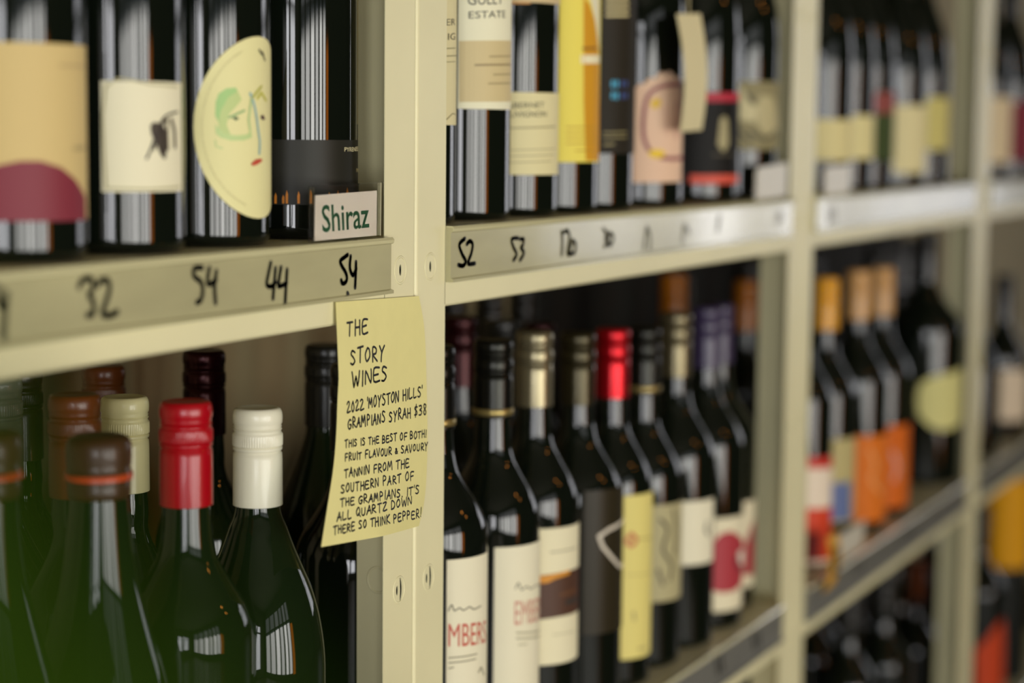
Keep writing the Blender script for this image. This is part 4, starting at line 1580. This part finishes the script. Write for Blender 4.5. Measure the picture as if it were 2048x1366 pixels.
# ------------------------------------------------------------------ shelving bays
PW = .0447; PITCHZ = .2237
def ell(cx, cz, rx, rz, n=20): return [(cx+rx*math.cos(2*math.pi*i/n), cz+rz*math.sin(2*math.pi*i/n)) for i in range(n)]
def plate(bm, x0, x1, z0, z1, holes, y0, t):
    loops = [[(x0, z0), (x1, z0), (x1, z1), (x0, z1)]]+holes; es = []
    for L in loops:
        vs = [bm.verts.new((x, y0, z)) for x, z in L]; es += [bm.edges.new((vs[i], vs[(i+1) % len(vs)])) for i in range(len(vs))]
    r = bmesh.ops.triangle_fill(bm, use_beauty=True, edges=es)
    fs = [g for g in r['geom'] if isinstance(g, bmesh.types.BMFace)]
    def inside(c, H):
        k = False
        for (xa, za), (xb, zb_) in zip(H, H[1:]+H[:1]):
            if (za > c.z) != (zb_ > c.z) and c.x < (xb-xa)*(c.z-za)/(zb_-za)+xa: k = not k
        return k
    bad = [f for f in fs if any(inside(f.calc_center_median(), H) for H in holes)]
    fs = [f for f in fs if f not in bad]
    bmesh.ops.delete(bm, geom=bad, context='FACES_ONLY')
    ex = bmesh.ops.extrude_face_region(bm, geom=fs)
    for v in [g for g in ex['geom'] if isinstance(g, bmesh.types.BMVert)]: v.co.y += t
def upright(sx, detail, base):
    """front plate x 0..PW, flange on the outer side; sx=-1 mirrors it"""
    bm = bmesh.new(); holes = []; rings = []
    zz = [(-.0245+PITCHZ*k, 'ab'[k % 2]) for k in range(-4, 4)]
    fc = .51*PW if detail else .5*PW
    if detail:
        for z, kd in zz:
            if kd == 'a': holes.append(ell(fc, z, .0017, .0040, 14)[::-1])
            else:
                holes.append(ell(fc-.0029*sx, z, .0015, .0036, 14)[::-1]); c = [(fc+.0016+.0036*math.cos(t)-(.0008), z+.0085*math.sin(t)) for t in [math.pi*i/12-math.pi/2 for i in range(13)]]
                c += [(fc+.0006+.0008*math.cos(t), z+.0085*math.sin(t)) for t in (math.pi/2.6, 0, -math.pi/2.6)]
                if sx < 0: c = [(2*fc-x, z_) for x, z_ in c][::-1]
                holes.append(c[::-1])
            rings.append((fc, z))
    plate(bm, 0, PW-.003, -1.28, .66, holes, 0, .0006)
    # rounded outer corner and flange
    pr = [(PW-.003, 0)]+[(PW-.003+.003*math.sin(t), .003-.003*math.cos(t)) for t in (.4, .8, 1.2, math.pi/2)]+[(PW, .0455), (PW-.0016, .0455), (PW-.0016, .0042), (PW-.0022, .0025), (PW-.003, .0016)]
    A = [bm.verts.new((x, y, -1.28)) for x, y in pr]; B = [bm.verts.new((x, y, .66)) for x, y in pr]; n = len(pr)
    for i in range(n): bm.faces.new((A[i], A[(i+1) % n], B[(i+1) % n], B[i]))
    bm.faces.new(A[::-1]); bm.faces.new(B)
    if sx < 0:
        for v in bm.verts: v.co.x *= -1
    bmesh.ops.recalc_face_normals(bm, faces=bm.faces)
    return bm, rings
def torus(R, r, sx=1., seg=28):
    bm = bmesh.new(); V = [[bm.verts.new(((R+r*math.cos(b))*math.cos(a)*sx, -r*.55*math.sin(b), (R+r*math.cos(b))*math.sin(a)*1.12)) for b in [2*math.pi*j/6 for j in range(6)]] for a in [2*math.pi*i/seg for i in range(seg)]]
    for i in range(seg):
        for j in range(6): bm.faces.new((V[i][j], V[(i+1) % seg][j], V[(i+1) % seg][(j+1) % 6], V[i][(j+1) % 6]))
    bmesh.ops.recalc_face_normals(bm, faces=bm.faces); return bm
tm = bpy.data.meshes.new('boss_ring'); b_ = torus(.0082, .0008); b_.to_mesh(tm); b_.free(); tm.materials.append(PAINT)
for p in tm.polygons: p.use_smooth = True
im = bpy.data.meshes.new('slot_shade'); b_ = bmesh.new(); box(b_, (-.006, 0, -.0105), (.006, .004, .0105)); b_.to_mesh(im); b_.free(); im.materials.append(mat('slot_shade_black', '#0c0c0a', .9, spec=.1))  # added block; its black stands in for the shade inside the slots
UP = {}
for sx in (1, -1):
    bm, rings = upright(sx, True, 0); me = bpy.data.meshes.new('upright'); bm.to_mesh(me); bm.free(); me.materials.append(PAINT)
    for p in me.polygons: p.use_smooth = True
    me.set_sharp_from_angle(angle=math.radians(35)); UP[sx] = (me, rings)
LB = ['cream steel shelving bay nearest the camera, left of the handwritten note', 'cream steel shelving bay just right of the handwritten note', 'blurred cream shelving bay between the second and third posts', 'furthest cream shelving bay at the right edge']
SHZ = {0: (-.001, .424, -.425, -.873), 1: (.003, .44, -.4425, -.888), 2: (.003, .44, -.4425, -.888), 3: (.003, .44, -.4425, -.888)}
RAILS = {}
for n in range(4):
    x0 = (n-1)*.9+.045; x1 = x0+.9
    u = thing('shelving_bay', LB[n], 'shelf', (x0, 0, RZ0), 'cream shelving bays')
    def P(o): o.location = Vector(o.location)-Vector((x0, 0, RZ0)); return o
    for (xx, sx) in ((x0+.0003, -1), (x1-.0003, 1)):
        px = xx+PW if sx < 0 else xx-PW
        me, rings = UP[sx]
        o = link('upright', me, None, u); o.location = (px-x0, 0, -RZ0)
        if sx < 0: o.location = (xx+PW-x0, 0, -RZ0)
        for rx, rz in rings:
            r = link('slot_ring', tm, None, o); r.location = (rx*sx, 0, rz)
            if n < 3: r = link('slot_shade', im, None, o); r.location = (rx*sx, .0008, rz)
        if sx > 0:
            for rx, rz in rings:
                if abs(((rz+.0245)/PITCHZ) % 2) > .5: r = link('slot_ring', tm, None, o); r.location = (PW-.0017, .0285, rz); r.rotation_euler = (0, 0, math.radians(-90))
        o2 = link('upright', me, None, u); o2.location = (o.location.x, .40, -RZ0); o2.scale = (1, -1, 1)
    if n: P(boxm('added_back_panel', (x0+.003, .345, -1.27), (x1-.003, .348, .64), mat('brown_back_panel', '#93835f', .85) if n == 1 else mat('shade_back_panel', '#1d1a12', .85), u))  # added sheet; near-black in the far bays stands in for shade behind bottles
    for lv, z in enumerate(SHZ[n]):
        ox = Vector((x0, 0, RZ0))
        a, b = x0+PW, x1-PW
        sh = prof_extrude('shelf_board', [(.026, z), (.398, z), (.398, z-.03), (.396, z-.03), (.396, z-.0018), (.026, z-.0018)], x0+.003, x1-.003, PAINTD, u); P(sh)
        zb = z-.0574 if n else z-.0545
        bf = [(.0, z-.002), (.0012, z), (.026, z), (.026, zb), (.0012, zb), (.0, zb+.0015)]
        be = prof_extrude('front_beam', bf, a-.0003, b+.0003, PAINT, u); P(be)
        zt = z-.0005; zr = z-.0400 if n else z-.0378
        rp = [(-.0002, zt), (-.0048, zt), (-.0060, zt-.0012), (-.0058, zt-.0034), (-.0042, zt-.0040), (-.0040, zr+.0030), (-.0062, zr+.0022), (-.0062, zr), (-.0002, zr)]
        ra = prof_extrude('price_rail', rp, a+.0009 if n else x0+.06, b+(.0017 if n == 0 else -.002), RAIL if lv < 2 else RAILSHADE, u); P(ra)
        RAILS[(n, lv)] = ra
        lp = prof_extrude('rail_lip', [(-.0063, zt-.0030), (-.0066, zt-.001), (-.0052, zt+.0007), (-.0002, zt+.0007), (-.0002, zt), (-.0050, zt), (-.0060, zt-.0012), (-.0059, zt-.0030)], a+.0009 if n else x0+.06, b+(.0017 if n == 0 else -.002), RAILLIP, ra)

def flat_mesh(polys, f, step=None, axis=0):
    bm = bmesh.new()
    for p in polys:
        b2 = bmesh.new(); flat_poly(b2, p, step or 0, axis); me = bpy.data.meshes.new('x'); b2.to_mesh(me); b2.free(); bm.from_mesh(me); bpy.data.meshes.remove(me)
    for v in bm.verts: v.co = f(v.co.x, v.co.y)
    return bm
for bay, strokes, wd in PR:
    lv = 0 if strokes[0][0][1] > -.2 else 2
    polys = [q for s in strokes for q in ribbon(smooth_line(s, 4), wd)]
    par = RAILS[(bay, lv)]; off = Vector(((bay-1)*.9+.045, 0, RZ0))
    yl = [-.00465]
    def f(x, z): return Vector((x, -.0046, z))
    link('handwritten_price', flat_mesh(polys, f), INK, par)

# ------------------------------------------------------------------ the handwritten note
def gcurl(X, Z):
    t = max(0., (-Z-.10)/.13); s = min(1, max(0, (.062-X)/.10)); return -.0025-.022*t**1.6*(.25+.75*s)-.004*s*max(0, min(1, (-Z-.04)/.05))
nt = thing('paper_note', 'tall pale yellow paper note with black handwriting, stuck to the first post', 'note', (0, -.0025, -.04))
NO = Vector((0, -.0025, -.04))
def interp(L, t):
    L = [L[0]]+list(L)+[L[-1]]; s = t*(len(L)-3); i = min(int(s), len(L)-4); u = s-i; p0, p1, p2, p3 = L[i:i+4]
    return [.5*(2*p1[j]+(-p0[j]+p2[j])*u+(2*p0[j]-5*p1[j]+4*p2[j]-p3[j])*u*u+(-p0[j]+3*p1[j]-3*p2[j]+p3[j])*u**3) for j in (0, 1)]
bm = bmesh.new(); NU, NV = 14, 40; G = []
for side in (0, .00035):
    g = []
    for j in range(NV+1):
        l = interp(NL, j/NV); r = interp(NR, j/NV)
        g.append([bm.verts.new(Vector((l[0]+(r[0]-l[0])*i/NU, 0, l[1]+(r[1]-l[1])*i/NU))) for i in range(NU+1)])
        for v in g[-1]: v.co.y = gcurl(v.co.x, v.co.z)+side; v.co -= NO
    G.append(g)
for g in G:
    for j in range(NV):
        for i in range(NU): bm.faces.new((g[j][i], g[j+1][i], g[j+1][i+1], g[j][i+1]))
for j in range(NV):
    for i in (0, NU): bm.faces.new((G[0][j][i], G[0][j+1][i], G[1][j+1][i], G[1][j][i]))
for i in range(NU):
    for j in (0, NV): bm.faces.new((G[0][j][i], G[0][j][i+1], G[1][j][i+1], G[1][j][i]))
bmesh.ops.recalc_face_normals(bm, faces=bm.faces)
link('paper_sheet', bm, PAPER, nt, smooth=50)
for k, (s, A_, T_, wd) in enumerate(NT):
    polys = []
    def along(L, x):
        x = max(0, min(.9999, x))*6; i = int(x); return [L[i][j]+(L[i+1][j]-L[i][j])*(x-i) for j in (0, 1)]
    def at(x, y):
        p, q = along(A_, x), along(T_, x); return (p[0]+(q[0]-p[0])*y, p[1]+(q[1]-p[1])*y)
    for st in handline(s, k+3):
        pts = smooth_line([at(x, y) for x, y in st], 3)
        polys += ribbon(pts, wd)
    link('handwriting', flat_mesh(polys, lambda x, z: Vector((x, gcurl(x, z)-.00025, z))-NO), INK, nt)

# ------------------------------------------------------------------ card holders and tags
CLEAR = mat('clear_acrylic', '#ffffff', .04, trans=1.0, ior=1.3)
CARDM = mat('white_card', '#efe4cf', .6); GREEN = mat('green_print', '#1e5a34', .6)
def quad_plate(name, q, y, t, m, parent, off, lean=0):
    z0 = min(p[1] for p in q)
    bm = bmesh.new(); A = [bm.verts.new(Vector((x, y+lean*(z-z0), z))-off) for x, z in q]; B = [bm.verts.new(Vector((x, y+t+lean*(z-z0), z))-off) for x, z in q]
    bm.faces.new(A); bm.faces.new(B[::-1])
    for i in range(4): bm.faces.new((A[i], A[(i+1) % 4], B[(i+1) % 4], B[i]))
    bmesh.ops.recalc_face_normals(bm, faces=bm.faces); return link(name, bm, m, parent)
O = Vector((-.05, 0, .0008))
hd = thing('card_holder', 'clear plastic holder with a white card reading Shiraz in green', 'sign', O)
quad_plate('clear_sleeve', HOLD, .0024, .0007, CLEAR, hd, O, .06)
quad_plate('clear_sleeve', HOLD, -.0002, .0006, CLEAR, hd, O, .06)
ST = mat('sleeve_edge_plastic', '#c9c39a', .25)
for q in ((HOLD[1], HOLD[2]), (HOLD[3], HOLD[2]), (HOLD[0], HOLD[3])):
    (xa, za), (xb, zb_) = q; nx, nz = (.0006, 0) if abs(zb_-za) > .02 else (0, .0004)
    quad_plate('sleeve_edge', [(xa, za), (xb, zb_), (xb+nx, zb_+nz), (xa+nx, za+nz)], -.0004, .0034, ST if nx and xa > -.05 else CLEAR, hd, O, .06)
cdp = quad_plate('card', CARD, .0008, .0005, CARDM, hd, O, .06)
V, F = text2d('Shiraz'); bm = bmesh.new(); (ax, az), (bx, bz), (tx, tz) = CTEXT
vs = []
for x, y in V:
    X = ax+(bx-ax)*x+(tx-ax)*y; Z = az+(bz-az)*x+(tz-az)*y; vs.append(bm.verts.new(Vector((X, .00065+.06*(Z-.0005), Z))-O))
for f_ in F: bm.faces.new([vs[i] for i in f_])
link('printed_word', bm, GREEN, cdp)
for q, lb in ((H2, 'blurred clear card holder glinting at the right end of the second bay rail'), (H3, 'blurred clear card holder at the left end of the third bay rail'), (H4, 'clear card holder on the lower shelf beside the far post')):
    O = Vector((q[0][0], 0, q[0][1])); h = thing('card_holder', lb, 'sign', O, 'blurred card holders')
    quad_plate('clear_sleeve', q, -.002, .0012, mat('glossy_clear_sleeve', '#cfc9b4', .38), h, O, .02)
    quad_plate('card', [((x*.86+q[0][0]*.14), z*.9+q[0][1]*.1) for x, z in q], -.0006, .0008, CARDM, h, O, .02)
def hang(q, y, m, lb, name='hanging_tag'):
    O = Vector((q[3][0], y, q[3][1])); t = thing(name, lb, 'tag', O)
    bm = bmesh.new(); n = 10; R = []
    for j in range(n+1):
        tt = j/n; a = [q[3][k]*(1-tt)+q[0][k]*tt for k in (0, 1)]; b = [q[2][k]*(1-tt)+q[1][k]*tt for k in (0, 1)]; yy = y-.006*math.sin(math.pi*tt)
        R.append([bm.verts.new(Vector((p[0], yy+d, p[1]))-O) for d in (0, .0008) for p in (a, b)])
    for A, B in zip(R, R[1:]):
        for i, j in ((0, 1), (1, 3), (3, 2), (2, 0)): bm.faces.new((A[i], A[j], B[j], B[i]))
    bm.faces.new((R[0][0], R[0][1], R[0][3], R[0][2])); bm.faces.new((R[-1][0], R[-1][2], R[-1][3], R[-1][1]))
    bmesh.ops.recalc_face_normals(bm, faces=bm.faces); link('paper_strip', bm, m, t, 50)
    mx = (q[3][0]+q[2][0])/2-O.x
    return t, mx
t_, mx = hang(TAG, -.004, mat('cream_paper', '#ded2a2', .7), 'long cream paper tag hanging in front of the pink-labelled bottle')
boxm('string', (mx-.0006, 0, -.002), (mx+.0006, .001, .27), mat('string', '#cdbf90', .8), t_)
t_, mx = hang(TAG2, -.010, mat('yellow_tag', '#d09a1c', .6), 'small yellow tag with a dark mark on the lower rail beside the far post')
boxm('printed_mark', (mx-.012, -.0075, -.045), (mx+.002, -.0068, -.012), INK, t_)

# ------------------------------------------------------------------ bottles
CAPC = {'black': ('#1c1b16', .3), 'ring': ('#1e1e18', .28), 'red': ('#a00414', .3), 'white': ('#dfdbc2', .34), 'cream': ('#d9d09c', .34), 'rust': ('#64300f', .34), 'darkred': ('#4c1014', .35), 'wax': ('#3e2410', .42),
 'grey': ('#6f7360', .35), 'darkbrown': ('#301c10', .35), 'olive': ('#4d4522', .3), 'champ': ('#8c8058', .3), 'purple': ('#39304a', .45), 'orange': ('#a8620c', .4), 'yellow': ('#dc9a0c', .45), 'peach': ('#c8985c', .45)}
FOIL = {'red': '#b00c18', 'cream': '#857c60', 'olive': '#3a3420', 'champ': '#6b6248', 'darkred': '#300a0c'}
def body_prof(kind, R, H, fine):
    r0 = R-.004
    base = [(0, .004), (R*.55, .0035), (r0, 0), (R-.0012, .0018), (R-.0002, .0042), (R, .0065), (R, .0085), (R, .011)]
    d = lambda k: H-k
    if kind == 'bordeaux':
        base.append((R, d(.1555))); sh = [(R, d(.1525)), (R*.985, d(.142)), (R*.93, d(.133)), (R*.83, d(.124)), (R*.70, d(.1155)), (R*.56, d(.106)), (R*.455, d(.0975)), (R*.40, d(.089)), (.0152, d(.078)), (.0143, d(.060)), (.0138, d(.03)), (.0138, d(.004))]
    elif kind == 'burgundy':
        base.append((R, d(.186))); sh = [(R, d(.180)), (R*.993, d(.166)), (R*.955, d(.15)), (R*.88, d(.1325)), (R*.77, d(.117)), (R*.64, d(.103)), (R*.52, d(.090)), (R*.43, d(.079)), (.0155, d(.070)), (.0143, d(.058)), (.0138, d(.03)), (.0138, d(.004))]
    else:
        base.append((R, d(.198))); sh = [(R, d(.192)), (R*.99, d(.176)), (R*.94, d(.16)), (R*.85, d(.142)), (R*.73, d(.124)), (R*.61, d(.105)), (R*.52, d(.088)), (R*.46, d(.072)), (R*.415, d(.055)), (.0165, d(.035)), (.016, d(.02)), (.0158, d(.004))]
    P = base+sh
    if fine:      # Catmull-Rom on the shoulder
        s = smooth_line([(r, z) for r, z in sh], 3); P = base+s
    P = [p for i, p in enumerate(P) if i == 0 or abs(p[0]-P[i-1][0])+abs(p[1]-P[i-1][1]) > 1e-5]
    return P+[(0, P[-1][1])]
def cap_prof(h, R=.0163):
    """screw cap, rows bottom to top, top at z=0"""
    k = h/.0645; rows = [(R-.0006, -.0645), (R, -.0642), (R, -.060), (R-.0001, -.034), (R-.0003, -.0300), (R-.0011, -.0290), (R-.0012, -.0284), (R-.0002, -.0276), (R-.0001, -.0262), (R-.0006, -.0256), (R-.0010, -.0253), (R+.0001, -.0248), (R+.0002, -.0243),
     (R+.0002, -.0178), (R-.0001, -.0170), (R-.0010, -.0160), (R-.0008, -.0150), (R-.0003, -.0142), (R-.0010, -.0132), (R-.0005, -.0124), (R-.0010, -.0113), (R-.0002, -.0100), (R, -.0070), (R-.0001, -.0046), (R-.0005, -.0026), (R-.0013, -.0010), (R-.0026, -.0002), (R-.0040, -.0001), (R-.0050, -.0005), (0, -.0006)]
    return [(r, z*k) for r, z in rows]
def wax_prof():
    return [(.0166, -.0365), (.0176, -.0358), (.0178, -.033), (.0180, -.027), (.0176, -.0262), (.0185, -.0245), (.0187, -.0235), (.0186, -.0215), (.0178, -.0205), (.0184, -.016), (.0187, -.009), (.0183, -.005), (.0168, -.0022), (.0135, -.0006), (.006, 0), (0, 0)]
CACHE = {}
def cached(key, maker, m):
    if key not in CACHE:
        bm = maker(); me = bpy.data.meshes.new(key[0]); bm.normal_update(); bm.to_mesh(me); bm.free(); me.materials.append(m)
        for p in me.polygons: p.use_smooth = True
        me.set_sharp_from_angle(angle=math.radians(60)); CACHE[key] = me
    return CACHE[key]
for b in BOT:
    near = b['X'] < .15; H = b['top']; R = b['R']; cx, cy, cz = b['X'], b['y'], b['zb']
    root = thing('wine_bottle', b['label'], 'bottle', (cx, cy, cz+.0003), b['group'])
    seg = 96 if near else 48
    gm = GLASSG if b['shade'] == 'g' else GLASS
    kd = b['kind']
    gl = link('glass_body', cached(('glass_body', kd, R, round(H, 3), near), lambda: lathe(body_prof(kd, R, round(H, 3), True), seg), gm), None, root)
    c, ro = CAPC[b['cap']]; foil = cx > .15; c = FOIL.get(b['cap'], c) if foil else c; cm = mat(b['cap']+('_foil' if foil else '_capsule'), c, .27 if foil else ro, metal=.7 if foil and b['cap'] not in ('peach', 'yellow', 'orange', 'purple') else 0, coat=.1 if foil else .2, spec=.35)
    if b['capk'] == 'wax':
        cp = link('wax_seal', cached(('wax_seal', b['cap']), lambda: lathe(wax_prof(), 72), cm), None, root); cp.location = (0, 0, H)
        rg = link('orange_ring', cached(('orange_ring', 1), lambda: lathe([(.0178, -.0262), (.0192, -.0255), (.0193, -.0225), (.0180, -.0215)], 72), mat('orange_wax', '#b8431a', .35)), None, cp)
    else:
        hi = near and cz > -.44 and cz < -.3
        cp = link('screw_cap', cached(('screw_cap', b['cap'], hi), lambda: lathe(cap_prof(.0645), 180 if hi else 48, {11, 12, 13} if hi else None), cm), None, root); cp.location = (0, 0, H)
        if b['cap'] in ('ring',):
            link('gold_band', cached(('gold_band', 1), lambda: lathe([(.0164, -.062), (.0171, -.0615), (.0171, -.057), (.0164, -.0565)], 48), mat('gold_foil', '#a8945a', .3, metal=.7)), None, cp)
    for L in b['labels']:
        RR = R+.00035
        def wrap(a, z, r=RR): return Vector((r*math.sin(a), -r*math.cos(a), z-cz))
        lm = mat('label_paper_'+L['name'], L['col'], L.get('rough', .6), spec=.22)
        poly = [(a, z) for a, z in L['poly']]
        bm = flat_mesh([poly], wrap, .09)
        bmesh.ops.remove_doubles(bm, verts=bm.verts, dist=1e-6); bm.normal_update()
        ex = bmesh.ops.extrude_face_region(bm, geom=list(bm.faces))      # give the paper its thickness
        for v in [g for g in ex['geom'] if isinstance(g, bmesh.types.BMVert)]: v.co.x *= RR/(RR-.0003); v.co.y *= RR/(RR-.0003)
        bmesh.ops.recalc_face_normals(bm, faces=bm.faces)
        lo = link(L['name'], bm, lm, root, 40)
        bycol = {}
        for i, pr in enumerate(L['prints']):
            rp = RR+.0005+.00004*i
            if pr[0] == 'F': nm, polys, col = 'printed_shape', [pr[1]], pr[2]
            elif pr[0] == 'P':
                pts = [(a*R, z) for a, z in pr[1]]; pts = smooth_line(pts, 3) if len(pts) > 3 else pts
                nm, polys, col = 'printed_line', [[(x/R, z) for x, z in q] for q in ribbon(pts, pr[2])], pr[3]
            else:
                V, F = text2d(pr[1]); a0, z0, a1, z1, h = pr[2]; bm = bmesh.new()
                vs = [bm.verts.new(wrap(a0+(a1-a0)*x, z0+(z1-z0)*x+h*y, rp)) for x, y in V]
                for f_ in F: bm.faces.new([vs[k2] for k2 in f_])
                link('printed_text', bm, mat('print_'+pr[3][1:], pr[3], .6), lo); continue
            link(nm, flat_mesh(polys, lambda a, z: wrap(a, z, rp), .1), mat('print_'+col[1:], col, .6), lo)
        if 'ring' in L:      # fine lettering running round the edge of the oval label
            a0, ra, z0, rz = L['ring']; V, F = text2d('MADE BY HAND IN SMALL BATCHES OF MINIMAL INTERVENTION WINE GROWN AND BOTTLED ON THE SAME HILLSIDE'); bm = bmesh.new(); vs = []
            for x, y in V:
                t = math.radians(112)+math.radians(140)*x; k = .885+.018*(y if True else 0)*-1
                k = .90-.022*(1-y)
                vs.append(bm.verts.new(wrap(a0+ra*k*math.cos(t), z0+rz*k*math.sin(t), RR+.0006)))
            for f_ in F: bm.faces.new([vs[k2] for k2 in f_])
            link('printed_text', bm, mat('print_faint', '#b9b184', .6), lo)

# ------------------------------------------------------------------ green plant close to the lens, lower left
LEAFM = mat('green_leaf', '#263c00', .9, noise=(20, .2), spec=.1)
pt = thing('potted_plant', 'out-of-focus green leafy plant close to the camera at lower left', 'plant', (-1.02, -.42, RZ0))
link('pot', lathe([(0, 0), (.12, 0), (.15, .28), (.16, .28), (.16, .30), (.145, .30), (.14, .26), (0, .25)], 40), mat('clay_pot', '#8a5a3a', .8), pt, 50)
def tube(pts, r):
    bm = bmesh.new(); rows = []
    for i, p in enumerate(pts):
        d = (Vector(pts[min(i+1, len(pts)-1)])-Vector(pts[max(i-1, 0)])).normalized(); x = d.orthogonal().normalized(); y = d.cross(x); rr = r*(1-.6*i/len(pts))
        rows.append([bm.verts.new(Vector(p)+(x*math.cos(a)+y*math.sin(a))*rr) for a in [math.pi/3*k for k in range(6)]])
    for A, B in zip(rows, rows[1:]):
        for k in range(6): bm.faces.new((A[k], A[(k+1) % 6], B[(k+1) % 6], B[k]))
    return bm
def leaf(base, tip, width, droop=.0):
    b, t = Vector(base), Vector(tip); d = t-b; s = d.cross(Vector((-.42, .9, .1))).normalized() if abs(d.normalized().z) < 2 else Vector((1, 0, 0)); s = (rt*1.0+Vector((0, 0, .2))).normalized(); s = (s-d.normalized()*s.dot(d.normalized())).normalized()
    bm = bmesh.new(); n = 10; rows = []
    for i in range(n+1):
        u = i/n; c = b+d*u+Vector((0, 0, -droop*u*u)); w = width*math.sin(math.pi*min(1, u*.97+.015))**.75
        rows.append([bm.verts.new(c+s*w*k+fw*abs(k)*-.006) for k in (-1, -.5, 0, .5, 1)])
    for A, B in zip(rows, rows[1:]):
        for k in range(4): bm.faces.new((A[k], A[k+1], B[k+1], B[k]))
    return bm
O = Vector(pt.location)
for i, (bs, tp, wd) in enumerate(LEAVES):
    link('leaf', leaf(Vector(bs)-O, Vector(tp)-O, wd), LEAFM, pt, True)
    link('stem', tube([Vector((0, 0, .27)), Vector((.0, .0, .8)), (Vector(bs)-O)*.5+Vector((0, 0, .5)), Vector(bs)-O], .006), mat('stem', '#4a5a24', .7), pt, True)
